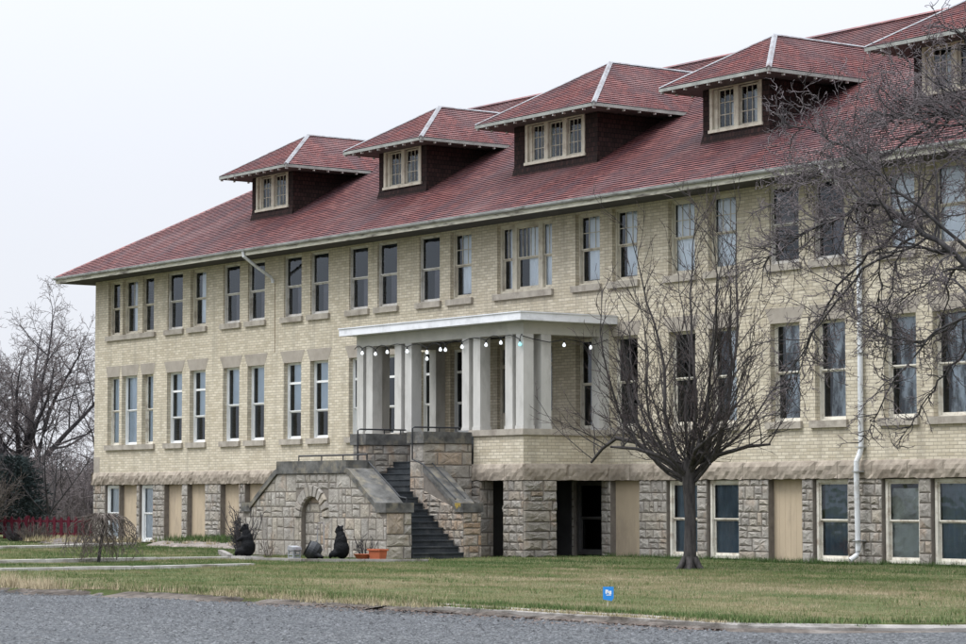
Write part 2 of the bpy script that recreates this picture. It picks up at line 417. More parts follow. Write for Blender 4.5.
# basement stonework between the openings
holeb=[(a-.12,b+.05) for a,b in openx]
edges=[0]
for a,b in holeb: edges+= [a,b]
edges.append(LEN)
mb=MB(); mo=MB()
mo_h=[(a,b,0.,2.27) for a,b in holeb]
holed(mo,-.02,LEN,-.3,2.27,[(a,b,-.3,2.27) for a,b in holeb],front(.0),.34)
for i in range(0,len(edges),2):
    a,b=edges[i],edges[i+1]
    if b-a<.1: continue
    stone_face(mb,rect(a,b,-.05,2.27),front(0),seed=100+i,wmin=.3,wmax=.75,cmin=.22,cmax=.40,split=.5)
stone_face(mb,rect(-12,0,-.05,2.27),left(0),seed=7); stone_face(mb,rect(0,12,-.05,2.27),right(LEN),seed=8)
mo.face([(LEN,0,-.3),(LEN,DEP,-.3),(LEN,DEP,2.3),(LEN,0,2.3)]); mo.face([(0,DEP,-.3),(0,0,-.3),(0,0,2.3),(0,DEP,2.3)]); mo.face([(LEN,DEP,-.3),(0,DEP,-.3),(0,DEP,2.3),(LEN,DEP,2.3)])
wb=mo.build('basement_wall',M['mortar'],bld); mb.build('stonework',M['stone'],wb,(0,0,0))
# water table: long rough blocks
def rough_band(mb,u0,u1,v0,v1,f,out,seed,w=1.35):
    rng=random.Random(seed); u=u0
    while u<u1-.01:
        ww=min(w*rng.uniform(.6,1.3),u1-u)
        if u1-(u+ww)<.4: ww=u1-u
        n=max(2,int(ww/.12)); m=4; tone=rng.random()
        P=[[None]*(m+1) for _ in range(n+1)]
        for i in range(n+1):
            for j in range(m+1):
                e=min(1,min(i,n-i)*.7+.35)
                t=j/m
                d=out*(.45+ .75*math.sin(math.pi*min(1,t*.8+.08)))*rng.uniform(.7,1.15)*(e if j not in (m,) else 1)
                if j==m: d=out*.35
                if j==0: d=out*rng.uniform(.5,.9)
                P[i][j]=f(u+.005+(ww-.01)*i/n, v0+(v1-v0)*t+(rng.uniform(-.012,.02) if j==0 else 0), d)
        for i in range(n):
            for j in range(m): mb.face([P[i][j],P[i+1][j],P[i+1][j+1],P[i][j+1]],tone=tone)
            mb.face([P[i][m],P[i+1][m],f(u+(ww)*(i+1)/n,v1+.03,-.0),f(u+(ww)*i/n,v1+.03,-.0)],tone=tone)
            mb.face([f(u+(ww)*(i+1)/n,v0,-.06),P[i+1][0],P[i][0],f(u+(ww)*i/n,v0,-.06)],tone=tone)
        u+=ww
mb=MB(); rough_band(mb,-.1,LEN+.1,Z_BT0,Z_BT,front(-.0),.085,5); rough_band(mb,-DEP,0.1,Z_BT0,Z_BT,left(0),.11,6); rough_band(mb,-.1,DEP,Z_BT0,Z_BT,right(LEN),.11,9)
mb.box(-.0,LEN,-.02,.02,Z_BT0+.01,Z_BT+.0,skip='-z+z')
mb.build('water_table',M['band'],bld)
# interior: back partition and floors, so that the panes show dim rooms
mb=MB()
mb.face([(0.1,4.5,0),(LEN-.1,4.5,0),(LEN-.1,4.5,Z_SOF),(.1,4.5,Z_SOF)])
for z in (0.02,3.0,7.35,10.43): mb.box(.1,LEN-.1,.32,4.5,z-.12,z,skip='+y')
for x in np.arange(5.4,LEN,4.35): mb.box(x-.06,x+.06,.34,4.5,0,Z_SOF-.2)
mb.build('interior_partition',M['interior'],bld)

# ---- windows --------------------------------------------------------------
_cache={}
def curtain_mesh(w0,w1,z0,z1,y,mat,seed,gather=0.):
    rng=random.Random(seed); mb=MB(); n=max(6,int((w1-w0)/.035)); ph=rng.random()*6
    top=[];mid=[];bot=[]
    for i in range(n+1):
        t=i/n; x=w0+(w1-w0)*t; yy=y+.022*math.sin(t*n*.9+ph)+.012*math.sin(t*n*.37+ph*2)
        xm=x+gather*(1-t)*(w1-w0)*.6 if gather>0 else x+gather*t*(w1-w0)*.6
        top.append((x,yy,z1)); mid.append((xm,yy,z0+(z1-z0)*.42)); bot.append(((x+xm)/2,yy,z0))
    for i in range(n):
        for A,B in ((bot,mid),(mid,top)): mb.face([A[i],A[i+1],B[i+1],B[i]])
    return mb.mesh('curtain',mat,True)
def window(name_idx,parent,x,z,w,h,frame='cream',splits=(.5,),munt=None,cover=None,sill=True,lintel=False,deep=.13,y0=0.,seed=0,label=None,fw=.075,sw=.045):
    """local frame: x along the wall, y inwards, z up; origin = lower left of the opening on the wall face"""
    fm=M[frame]; d=deep
    mb=MB()
    # outer casing
    o=fw
    for (a,b,c,e) in ((0,o,0,h),(w-o,w,0,h),(o,w-o,h-o,h),(o,w-o,0,o*.9)): mb.box(a+.002,b-.002,d,d+.09,c+.001,e-.001)
    win=mb.build('window',fm,parent,(x-parent.location.x,y0,z))
    if label: win['label']=label
    # sashes
    ss=[0]+list(splits)+[1]; zi0,zi1=o*.9,h-o
    for k in range(len(ss)-1):
        a=zi0+(zi1-zi0)*ss[k]; b=zi0+(zi1-zi0)*ss[k+1]
        dd=d+.05+(.045 if k==0 else 0.)
        sb=MB(); e=o
        bot=.075 if k==0 else .04
        sb.box(e,e+sw,dd,dd+.04,a,b); sb.box(w-e-sw,w-e,dd,dd+.04,a,b); sb.box(e+sw,w-e-sw,dd-.002,dd+.04,a,a+bot); sb.box(e+sw,w-e-sw,dd-.002,dd+.04,b-.04,b)
        if munt and k==len(ss)-2:
            nx,nz=munt
            for i in range(1,nx):
                xx=e+sw+(w-2*e-2*sw)*i/nx; sb.box(xx-.011,xx+.011,dd+.004,dd+.03,a+bot,b-.04)
            for i in range(1,nz):
                zz=a+bot+(b-.04-a-bot)*i/nz; sb.box(e+sw,w-e-sw,dd+.006,dd+.028,zz-.011,zz+.011)
        sb.build('sash',fm,win,(0,0,0))
        gb=MB(); gb.face([(e+sw-.01,dd+.02,a+.02),(w-e-sw+.01,dd+.02,a+.02),(w-e-sw+.01,dd+.02,b-.02),(e+sw-.01,dd+.02,b-.02)])
        gb.build('pane',M['glass'],win,(0,0,0))
    yb=d+.175
    if cover=='right': link('curtain',curtain_mesh(w*.42,w-o,o,h-o,yb,M['curtain'],seed),win,(0,0,0))
    elif cover=='full': link('curtain',curtain_mesh(o,w-o,o,h-o,yb,M['curtain'],seed),win,(0,0,0))
    elif cover=='most': link('curtain',curtain_mesh(w*.28,w-o,o+.1,h-o,yb,M['curtain'],seed),win,(0,0,0))
    elif cover=='drapes':
        link('curtain',curtain_mesh(w*.18,w-o,o,h-o,yb,M['lace'],seed,.25),win,(0,0,0))
    elif cover=='shade':
        b=MB(); b.face([(w*.18,yb-.03,h*.48),(w-o,yb-.03,h*.48),(w-o,yb-.03,h-o),(w*.18,yb-.03,h-o)]); b.build('blind',M['blind'],win,(0,0,0))
    elif cover=='lowshade':
        b=MB(); b.face([(w*.2,yb-.03,h*.38),(w-o,yb-.03,h*.38),(w-o,yb-.03,h-o),(w*.2,yb-.03,h-o)]); b.build('blind',M['blind'],win,(0,0,0))
    elif cover=='brown':
        b=MB(); b.face([(o,yb-.03,h*.52),(w-o,yb-.03,h*.52),(w-o,yb-.03,h-o),(o,yb-.03,h-o)]); b.build('blind',M['screen'],win,(0,0,0))
    elif cover=='dim':
        link('curtain',curtain_mesh(w*.45,w-o,o,h*.52,yb,M['dimc'],seed),win,(0,0,0))
    elif cover=='teal':
        link('curtain',curtain_mesh(o,w-o,o,h-o,yb+.02,M['teal'],seed),win,(0,0,0))
    elif cover=='fullblind':
        link('curtain',curtain_mesh(o,w-o,o,h-o,yb,M['blind'],seed),win,(0,0,0))
    elif cover=='crumple':
        rng=random.Random(seed); b=MB(); n=9; m=16
        P=[[(o+(w-2*o)*i/n,yb+.0+rng.uniform(-.03,.03),o+(h*.93-2*o)*j/m) for j in range(m+1)] for i in range(n+1)]
        for i in range(n):
            for j in range(m): b.face([P[i][j],P[i+1][j],P[i+1][j+1],P[i][j+1]])
        b.build('sheet',M['crumple'],win,(0,0,0))
    if sill:
        sb=MB(); s0,s1=sill if isinstance(sill,tuple) else (-.16,w+.10)
        sb.box(s0,s1,-.09,d-.002,-.20,-.004); sb.build('sill',M['sill'],win,(0,0,0))
    if lintel:
        lb=MB(); lb.prism([(-.0,h+.002),(w,h+.002),(w+.24,h+.43),(-.24,h+.43)] if lintel is True else lintel,-.006,.05,lambda u,v,a:(u,a,v)); lb.build('lintel',M['lintel'],win,(0,0,0))
    return win
H1=Z1h-Z1s; H2=Z2h-Z2s
def W2(x0,x1,**k): window('w',bld,x0,Z2s,x1-x0,H2,**k)
def W1(x0,x1,**k):
    k.setdefault('deep',.17); k.setdefault('fw',.035); k.setdefault('sw',.038); window('w',bld,x0,Z1s,x1-x0,H1,**k)
# second floor
T=openx[:3]
W2(*T[0],cover=None,sill=(-.12,4.0),seed=1); W2(*T[1],cover='right',sill=False,munt=(2,1),seed=2); W2(*T[2],sill=False,seed=3,deep=.06,fw=.035,sw=.028)
spec2=[('d','right'),('d','d'),('d','d'),('d2','d'),('d','cm'),('cm','cm'),('cm','cm'),('brown','brown'),('full','full'),('d','full')]
for i,(s,(ka,kb)) in enumerate(zip(pairs,spec2)):
    for j,(dx,k) in enumerate(((0,ka),(1.8,kb))):
        kw=dict(seed=i*7+j)
        if k=='right': kw.update(cover='most')
        if k=='cm': kw.update(cover='most' if i!=6 else 'full',munt=(3,2))
        if k=='brown': kw.update(cover='brown' if j==0 else 'dim')
        if k=='full': kw.update(cover='full')
        if k=='d' and i in (1,2,3,4): kw.update(cover='dim')
        if k=='d2': kw.update(cover='dim')
        if k in ('d','d2','brown'): kw.update(deep=.06,fw=.035,sw=.028,frame='stormf')
        W2(s+dx,s+dx+1.2,**kw)
for k,(a,b) in enumerate(tri): W2(a,b,sill=(-.12,4.0) if k==0 else False,cover='full',seed=50+k)
# centre triple window of the second floor (narrow, wide, narrow)
c0,c1=CEN
W2(c0,c0+.75,munt=(2,1),cover='right',sill=(-.16,2.98),seed=60,fw=.1); W2(c0+.75,c0+2.15,munt=(5,1),cover='right',sill=False,seed=61,fw=.13); W2(c0+2.15,c1,munt=(2,1),cover='full',sill=False,seed=62,fw=.1)
# first floor
l3=lambda w,a,b:[(0,H1+.002),(w,H1+.002),(w+b,H1+.43),(-a,H1+.43)]
W1(*T[0],cover='fullblind',frame='offwhite',sill=(-.12,4.0),lintel=l3(1.0,.15,.10),seed=11)
W1(*T[1],cover='fullblind',frame='white',sill=False,lintel=l3(1.27,.10,.16),seed=12)
W1(*T[2],cover='fullblind',frame='offwhite',sill=False,lintel=l3(.93,.16,.15),seed=13)
spec1=['3','2','3','3','3','d','c','dr','lc','lc']
for i,(s,k) in enumerate(zip(pairs,spec1)):
    for j,dx in enumerate((0,1.8)):
        kw=dict(seed=100+i*5+j,lintel=True)
        if k=='3': kw.update(frame='white',splits=(.36,.74),cover='lowshade' if i<3 else None)
        if k=='2': kw.update(frame='white',splits=(.49,),cover='shade')
        if k=='d': kw.update(frame='offwhite',cover=None)
        if k=='c': kw.update(frame='offwhite',cover=None if j==0 else 'right')
        if k in('dr','lc'): kw.update(frame='offwhite',cover='drapes')
        if i in (4,): kw.update(lintel=False)
        W1(s+dx,s+dx+1.2,**kw)
for k,(a,b) in enumerate(tri): W1(a,b,sill=(-.12,4.0) if k==0 else False,cover='fullblind',lintel=True if k==1 else l3(b-a,.1,.1),seed=150+k)
# entrance door with side lights and transom, inside the porch
mb=MB(); a,b=CEN
for x in (a,a+.72,b-.82,b-.10): mb.box(x,x+.10,.12,.24,3.78,Z1h)
mb.box(a+.1,b-.1,.13,.23,Z1h-.12,Z1h); mb.box(a+.1,b-.1,.13,.23,5.85,5.97)
for x0,x1 in ((a+.1,a+.72),(b-.72,b-.1)): mb.box(x0,x1,.15,.21,3.78,4.45)
dr=mb.build('entrance_door',M['cream'],bld)
mb=MB(); mb.box(a+.82,b-.82,.16,.21,3.78,4.6); mb.box(a+.82,a+.94,.16,.21,4.6,5.85); mb.box(b-.94,b-.82,.16,.21,4.6,5.85); mb.box(a+.94,b-.94,.16,.21,5.73,5.85); mb.build('door_leaf',M['jamb'],dr,(0,0,0))
mb=MB()
for x0,x1,z0,z1 in ((a+.94,b-.94,4.6,5.73),(a+.1,a+.72,4.45,5.85),(b-.72,b-.1,4.45,5.85),(a+.1,a+.72,5.97,6.46),(a+.82,b-.82,5.97,6.46),(b-.72,b-.1,5.97,6.46)):
    mb.face([(x0,.18,z0),(x1,.18,z0),(x1,.18,z1),(x0,.18,z1)])
mb.build('pane',M['glass'],dr,(0,0,0))
mb=MB(); mb.tube([(b-.98,.12,4.75),(b-.98,.10,4.8),(b-.98,.12,4.95)],.02); mb.build('handle',M['iron'],dr,(0,0,0))
# basement: windows and boarded openings
bspec=['w','b','w', 'b','b','b','b','b','b','b','b','b','b','k','b','w','w','b','w','cr','w','b','w','b','w','b']
for i,((a,b),k) in enumerate(zip(holeb,bspec)):
    if k=='b':
        mb=MB(); x=a+.02
        mb.box(a+.005,b-.005,.20,.235,-.05,2.262)
        rng=random.Random(i); n=3 if i%3 else 2
        for q in range(1,6):
            if i in (4,5,17,3): mb.box(a+(b-a)*q/6-.004,a+(b-a)*q/6+.004,.196,.2,-.05,2.26)
        if i in (14,): mb.box(a+.01,b-.01,.196,.2,.83,.845); mb.box(a+.01,b-.01,.196,.2,1.70,1.715)
        mb.build('plywood_board',M['board'],bld)
    else:
        window('w',bld,a+.03,0.04,b-a-.06,2.21,frame='white' if k=='w' and i<5 else ('soffit' if k=='k' else 'offwhite'),splits=(.5,),cover=None if i==14 or i==13 else {'w':'dimfull','cr':'crumple','k':None}[k] and ('crumple' if k=='cr' else ('teal' if i>14 else 'full')),sill=False,deep=.10,seed=200+i,fw=.09)

# ---- main roof --------------------------------------------------------------
K=.583; ZE=10.70; OV=1.2; YR=DEP/2
XL,XR=-OV,LEN+OV; YF,YB=-OV,DEP+OV; RUN=YR+OV; ZR=ZE+K*RUN
def course_roof(mb, poly3, eave_dir, up_dir, origin, step=.17, lift=.032, uoff=0.):
    """poly3 planar ccw polygon -> overlapping shingle courses"""
    e=Vector(eave_dir).normalized(); u=Vector(up_dir).normalized(); n=e.cross(u).normalized()
    if n.z<0: n=-n
    O=Vector(origin)
    p2=[((Vector(p)-O).dot(e),(Vector(p)-O).dot(u)) for p in poly3]
    area=sum(p2[i][0]*p2[(i+1)%len(p2)][1]-p2[(i+1)%len(p2)][0]*p2[i][1] for i in range(len(p2)))
    if area<0: p2=p2[::-1]
    v0=min(p[1] for p in p2); v1=max(p[1] for p in p2)
    k=int(math.floor(v0/step))
    while k*step<v1:
        a,b=k*step,(k+1)*step
        q=clip(clip(p2,0,1,b),0,-1,-a)
        if len(q)>=3:
            P=lambda s,t:O+e*s+u*t+n*(lift*(1-(t-a)/step)+.004)
            mb.face([P(s,t) for s,t in q],uv=[(s+uoff,t) for s,t in q])
            lo=[p for p in q if abs(p[1]-max(a,v0))<1e-4]
            if len(lo)>=2:
                s0=min(p[0] for p in lo); s1=max(p[0] for p in lo); t=max(a,v0)
                A=O+e*s0+u*t; B=O+e*s1+u*t
                mb.face([A-n*.002,B-n*.002,P(s1,t),P(s0,t)],uv=[(s0+uoff,t-.01),(s1+uoff,t-.01),(s1+uoff,t),(s0+uoff,t)])
        k+=1
mb=MB(); up=Vector((0,1,K))
course_roof(mb,[(XL,YF,ZE),(XR,YF,ZE),(XR-RUN,YR,ZR),(XL+RUN,YR,ZR)],(1,0,0),(0,1,K),(0,YF,ZE))
course_roof(mb,[(XR,YB,ZE),(XL,YB,ZE),(XL+RUN,YR,ZR),(XR-RUN,YR,ZR)],(-1,0,0),(0,-1,K),(0,YB,ZE),step=.4)
course_roof(mb,[(XL,YB,ZE),(XL,YF,ZE),(XL+RUN,YR,ZR)],(0,-1,0),(1,0,K),(XL,0,ZE),step=.25)
course_roof(mb,[(XR,YF,ZE),(XR,YB,ZE),(XR-RUN,YR,ZR)],(0,1,0),(-1,0,K),(XR,0,ZE),step=.25)
roof=mb.build('roof',M['roof'],bld)
mb=MB()
def cap_strip(mb,p,q,w=.16,t=.03,lift=.02):
    p=Vector(p);q=Vector(q);d=(q-p); L=d.length; d.normalize(); s=d.cross(Vector((0,0,1))).normalized(); n=s.cross(d)
    a=[p-s*w/2-n*(w*.20),p+n*t,p+s*w/2-n*(w*.20)]; b=[v+d*L for v in a]
    off=n*lift
    for i in range(2): mb.face([a[i]+off,a[i+1]+off,b[i+1]+off,b[i]+off])
    for i in range(2): mb.face([b[i]-n*.02,b[i+1]-n*.02,a[i+1]-n*.02,a[i]-n*.02])
    mb.face([a[0]+off,a[1]+off,a[2]+off,a[2]-n*.02,a[0]-n*.02]); mb.face([b[2]+off,b[1]+off,b[0]+off,b[0]-n*.02,b[2]-n*.02])
cap_strip(mb,(XL+RUN,YR,ZR+.03),(XR-RUN,YR,ZR+.03),.3)
for p,q in (((XL,YF,ZE+.01),(XL+RUN,YR,ZR)),((XL,YB,ZE+.01),(XL+RUN,YR,ZR)),((XR,YF,ZE+.01),(XR-RUN,YR,ZR)),((XR,YB,ZE+.01),(XR-RUN,YR,ZR))): cap_strip(mb,p,q,.22)
mb.build('hip_capping',M['roof'],roof,(0,0,0))
mb=MB()
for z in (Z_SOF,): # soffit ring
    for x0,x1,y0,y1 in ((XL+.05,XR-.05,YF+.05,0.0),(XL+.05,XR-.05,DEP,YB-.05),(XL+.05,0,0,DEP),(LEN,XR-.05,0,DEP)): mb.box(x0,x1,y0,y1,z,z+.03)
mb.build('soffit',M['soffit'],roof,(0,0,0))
mb=MB()
for x0,x1,y0,y1 in ((XL,XR,YF,YF+.05),(XL,XR,YB-.05,YB),(XL,XL+.05,YF+.05,YB-.05),(XR-.05,XR,YF+.05,YB-.05)): mb.box(x0,x1,y0,y1,10.465,10.60)
mb.build('fascia_board',M['fascia'],roof,(0,0,0))
mb=MB()
def gut(mb,a,b,out):
    a=Vector(a);b=Vector(b);o=Vector(out)
    prof=[(0,0),(.07,0),(.10,.04),(.11,.09),(.10,.095),(.085,.05),(0,.04)]
    pts=lambda P:[P+o*u+Vector((0,0,v)) for u,v in prof]
    A=pts(a);B=pts(b)
    for i in range(len(A)): j=(i+1)%len(A); mb.face([A[i],A[j],B[j],B[i]])
    mb.face(A); mb.face(B[::-1])
gut(mb,(XL-.1,YF,10.602),(XR+.1,YF,10.602),(0,-1,0)); gut(mb,(XL,YB,10.602),(XL,YF-.1,10.602),(-1,0,0)); gut(mb,(XR,YF-.1,10.602),(XR,YB,10.602),(1,0,0))
mb.build('gutter',M['gutter'],roof,(0,0,0))

# ---- dormers ------------------------------------------------------------------
ymain=lambda z:(z-ZE)/K-OV
for di,xc in enumerate((11.5,20.25,29.0,37.75,46.5)):
    hw=2.2 if di==2 else 1.48; n=3 if di==2 else 2
    yf=1.42; ze=13.93; ov=.93; e=hw+ov; ye=yf-.87; kd=.62; za=ze+kd*e; base=ZE+K*(yf+OV)
    d=thing('dormer',None,None); d.parent=bld; d.location=(xc-29,0,0)
    del_keys=[k for k in ('label','category') if k in d]
    for k in del_keys: del d[k]
    if di==2: d['label']='wide dormer with three sash windows over the porch'
    x0,x1=xc-hw,xc+hw; yb=ymain(13.82)+.2
    ww=.98 if n==3 else 1.05; wx0=xc-n*ww/2; zs,zt=12.60,13.80
    wh=[(wx0,wx0+n*ww,zs,zt)]
    mb=MB(); holed(mb,x0,x1,base-.25,13.83,wh,front(yf),.25)
    # flared foot of the shingled wall
    mb.face([(x0-.05,yf-.07,base-.02),(x1+.05,yf-.07,base-.02),(x1,yf-.003,base+.30),(x0,yf-.003,base+.30)])
    mb.face([(x1,yf,base-.25),(x1,yb,base-.25),(x1,yb,13.83),(x1,yf,13.83)]); mb.face([(x0,yb,base-.25),(x0,yf,base-.25),(x0,yf,13.83),(x0,yb,13.83)])
    mb.build('dormer_wall',M['wshingle'],d)
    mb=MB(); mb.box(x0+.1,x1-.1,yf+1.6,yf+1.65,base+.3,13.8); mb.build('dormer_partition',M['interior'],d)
    # window casing, sill and mullions
    mb=MB()
    fr=.09
    Yw=yf-.03
    mb.box(wx0-.10,wx0+fr*.2,Yw,yf+.04,zs-.0,zt); mb.box(wx0+n*ww-fr*.2,wx0+n*ww+.10,Yw,yf+.04,zs,zt); mb.box(wx0-.14,wx0+n*ww+.14,Yw-.03,yf+.04,zs-.09,zs); mb.box(wx0-.1,wx0+n*ww+.1,Yw,yf+.04,zt-.0,zt+.035)
    for i in range(1,n): mb.box(wx0+ww*i-.10,wx0+ww*i+.10,yf+.0,yf+.09,zs,zt)
    mb.box(wx0+.002,wx0+.17,yf+.05,yf+.12,zs,zt); mb.box(wx0+n*ww-.17,wx0+n*ww-.002,yf+.05,yf+.12,zs,zt)
    wf=mb.build('window_frame',M['cream'],d)
    # sashes with muntins
    for i in range(n):
        a=wx0+ww*i+(.17 if i==0 else .10); b=wx0+ww*(i+1)-(.17 if i==n-1 else .10)
        sb=MB()
        for q in ((a,a+.05,zs,zt),(b-.05,b,zs,zt),(a+.05,b-.05,zs,zs+.07),(a+.05,b-.05,zt-.05,zt)): sb.box(q[0],q[1],yf+.10,yf+.145,q[2],q[3])
        for k in range(1,3): xx=a+.05+(b-a-.1)*k/3; sb.box(xx-.011,xx+.011,yf+.105,yf+.135,zs+.07,zt-.05)
        for k in range(1,3): zz=zs+.07+(zt-zs-.12)*k/3; sb.box(a+.05,b-.05,yf+.107,yf+.133,zz-.011,zz+.011)
        sb.build('sash',M['cream'],d)
        gb=MB(); gb.face([(a+.04,yf+.12,zs+.05),(b-.04,yf+.12,zs+.05),(b-.04,yf+.12,zt-.04),(a+.04,yf+.12,zt-.04)]); gb.build('pane',M['glass'],d)
        cm=curtain_mesh(a+(b-a)*.35,b-.02,zs,zs+(zt-zs)*(.66 if (i+di)%2 else .9),yf+.4,M['curtain'],di*5+i); link('curtain',cm,d)
    # roof planes
    yr=ymain(za); ya=ye+e; yv=ymain(ze)
    mb=MB()
    course_roof(mb,[(xc-e,ye,ze),(xc+e,ye,ze),(xc,ya,za)],(1,0,0),(0,1,kd),(xc,ye,ze),step=.16)
    course_roof(mb,[(xc+e,ye,ze),(xc+e,yv,ze),(xc,yr,za),(xc,ya,za)],(0,1,0),(-1,0,kd),(xc+e,ye,ze),step=.16,uoff=3)
    course_roof(mb,[(xc-e,yv,ze),(xc-e,ye,ze),(xc,ya,za),(xc,yr,za)],(0,-1,0),(1,0,kd),(xc-e,ye,ze),step=.16,uoff=7)
    dr_=mb.build('dormer_roof',M['roof'],d)
    mb=MB()
    cap_strip(mb,(xc+e+.02,ye-.02,ze+.01),(xc,ya,za+.02),.17,.03,.03); cap_strip(mb,(xc-e-.02,ye-.02,ze+.01),(xc,ya,za+.02),.09,.02,.02); cap_strip(mb,(xc,ya-.03,za+.02),(xc,yr+.05,za+.02),.13,.025,.03)
    mb.build('hip_flashing',M['flash'],d)
    mb=MB()
    mb.box(xc-e,xc+e,ye-.03,ye,ze-.105,ze-.005); mb.box(xc+e,xc+e+.03,ye-.03,yv+.1,ze-.105,ze-.005); mb.box(xc-e-.03,xc-e,ye-.03,yv+.1,ze-.105,ze-.005)
    mb.build('fascia_board',M['dfascia'],d)
    mb=MB()
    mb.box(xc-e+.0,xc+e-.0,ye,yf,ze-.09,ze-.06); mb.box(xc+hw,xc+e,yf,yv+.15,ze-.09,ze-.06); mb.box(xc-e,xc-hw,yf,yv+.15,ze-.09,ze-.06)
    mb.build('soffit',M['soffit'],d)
    m2=MB()
    x=xc-e+.04
    nt_=int(2*e/.52)
    for i in range(nt_+1):
        xx=xc-e+.05+(2*e-.1)*i/nt_; m2=MB(); m2.box(xx-.02,xx+.02,ye-.005,ye+.10,ze-.165,ze-.106); m2.build('rafter_tail',M['tail'],d)
    for sx in (1,-1):
        yy=ye+.6
        while yy<yv-.3: m2=MB(); m2.box(xc+sx*e-(.10 if sx>0 else 0),xc+sx*e+(.0 if sx>0 else .10),yy-.02,yy+.02,ze-.165,ze-.106); m2.build('rafter_tail',M['tail'],d); yy+=.62

# ---- porch --------------------------------------------------------------------
P=3.2; PX0,PX1=24.53,33.53; PF=3.78
mb=MB()
def prect(y0,y1,x0,x1): pass
# brick apron on three sides
def aprons(mb,z0,z1,off,mat=None):
    mb.face([(PX0-off,-P-off,z0),(27.0,-P-off,z0),(27.0,-P-off,z1),(PX0-off,-P-off,z1)]); mb.face([(PX0-off,0,z0),(PX0-off,-P-off,z0),(PX0-off,-P-off,z1),(PX0-off,0,z1)]); mb.build('porch_apron',M['brick'],bld); mb=MB()
    mb.face([(31.0,-P-off,z0),(PX1+off,-P-off,z0),(PX1+off,-P-off,z1),(31.0,-P-off,z1)])
    mb.face([(PX1+off,-P-off,z0),(PX1+off,0,z0),(PX1+off,0,z1),(PX1+off,-P-off,z1)]); mb.build('porch_apron',M['brick'],bld)
aprons(MB(),Z_BT,3.60,0)

mb=MB()
for a,b in ((PX0,27.1),(30.9,PX1)): mb.box(a-.07,b+(.07 if b>33 else 0),-P-.07,-1.75,3.60,PF)
mb.box(PX0-.07,PX1+.07,-1.75,0,3.60,PF)
mb.build('porch_floor',M['sill'],bld)
mb=MB(); f=front(-P)
rough_band(mb,PX0-.06,27.1,Z_BT0,Z_BT,f,.07,21); rough_band(mb,0,P+.06,Z_BT0,Z_BT,left(PX0),.07,24); mb.box(PX0,27.0,-P+.0,-P+.5,Z_BT0+.01,Z_BT); mb.box(PX0,PX0+.5,-P+.5,0,Z_BT0+.01,Z_BT); mb.build('porch_stone_band',M['band'],bld); mb=MB()
rough_band(mb,30.9,PX1+.06,Z_BT0,Z_BT,f,.07,22); rough_band(mb,-P-.06,0,Z_BT0,Z_BT,right(PX1),.07,23)
mb.box(31,PX1,-P+.0,-P+.5,Z_BT0+.01,Z_BT); mb.box(PX1-.5,PX1,-P+.5,0,Z_BT0+.01,Z_BT)
mb.build('porch_stone_band',M['band'],bld)
# stone piers
mb=MB(); mo=MB()
t=.5
for x0,x1 in ((26.72,31.33),):
    mo.box(x0,x1,-P,-P+t,-.2,Z_BT0); stone_face(mb,rect(x0,x1,0,Z_BT0),front(-P),seed=31,cmin=.22,cmax=.3,split=.2)
    stone_face(mb,rect(-P,-P+t,0,Z_BT0),right(x1),seed=32,cmin=.3,cmax=.5,bulge=.02,split=0); stone_face(mb,rect(P-t,P,0,Z_BT0),left(x0),seed=33,cmin=.3,cmax=.5,bulge=.02,split=0)
for x0,x1 in ((32.53,PX1),(PX0,25.53)):
    mo.box(x0,x1,-P,-2.0,-.2,Z_BT0)
    stone_face(mb,rect(x0,x1,0,Z_BT0),front(-P),seed=int(x0*3),cmin=.20,cmax=.30,wmin=.3,wmax=.6,split=.15)
    stone_face(mb,rect(-P,-2.0,0,Z_BT0),right(x1),seed=int(x0*5),cmin=.22,cmax=.34,wmin=.5,wmax=1.2,bulge=.07,split=.1,warm=.3)
    stone_face(mb,rect(2.0,P,0,Z_BT0),left(x0),seed=int(x0*7),cmin=.22,cmax=.34,wmin=.5,wmax=1.2,bulge=.06,split=.1)
pp=mo.build('porch_pier',M['mortar'],bld); mb.build('stonework',M['stone'],pp,(0,0,0))
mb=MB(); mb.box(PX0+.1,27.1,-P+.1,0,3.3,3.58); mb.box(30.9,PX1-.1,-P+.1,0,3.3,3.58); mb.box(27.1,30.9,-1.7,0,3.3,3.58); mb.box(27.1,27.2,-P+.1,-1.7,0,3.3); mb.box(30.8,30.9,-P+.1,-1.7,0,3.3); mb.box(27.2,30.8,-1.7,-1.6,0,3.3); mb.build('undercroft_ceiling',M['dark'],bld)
mb=MB(); mb.box(30.6,31.72,-.06,-.03,0,Z_BT0); mb.box(30.62,31.0,-.07,-.06,.2,2.1); mb.build('undercroft_shade_panel',M['dark'],bld)  # dark panel added on the main wall to imitate the undercroft's deep shade
# columns
cw=.37
def column(x,y):
    mb=MB(); mb.box(x,x+cw,y,y+cw,PF+.0,6.575); mb.box(x-.02,x+cw+.02,y-.02,y+cw+.02,PF,PF+.10); return mb.build('column',M['pcol'],bld)
for x in (24.53,25.08,26.72,27.30,30.40,30.98,32.62,PX1-cw): column(x,-P)
for x in (PX0,PX1-cw): column(x,-2.55); column(x,-.37)
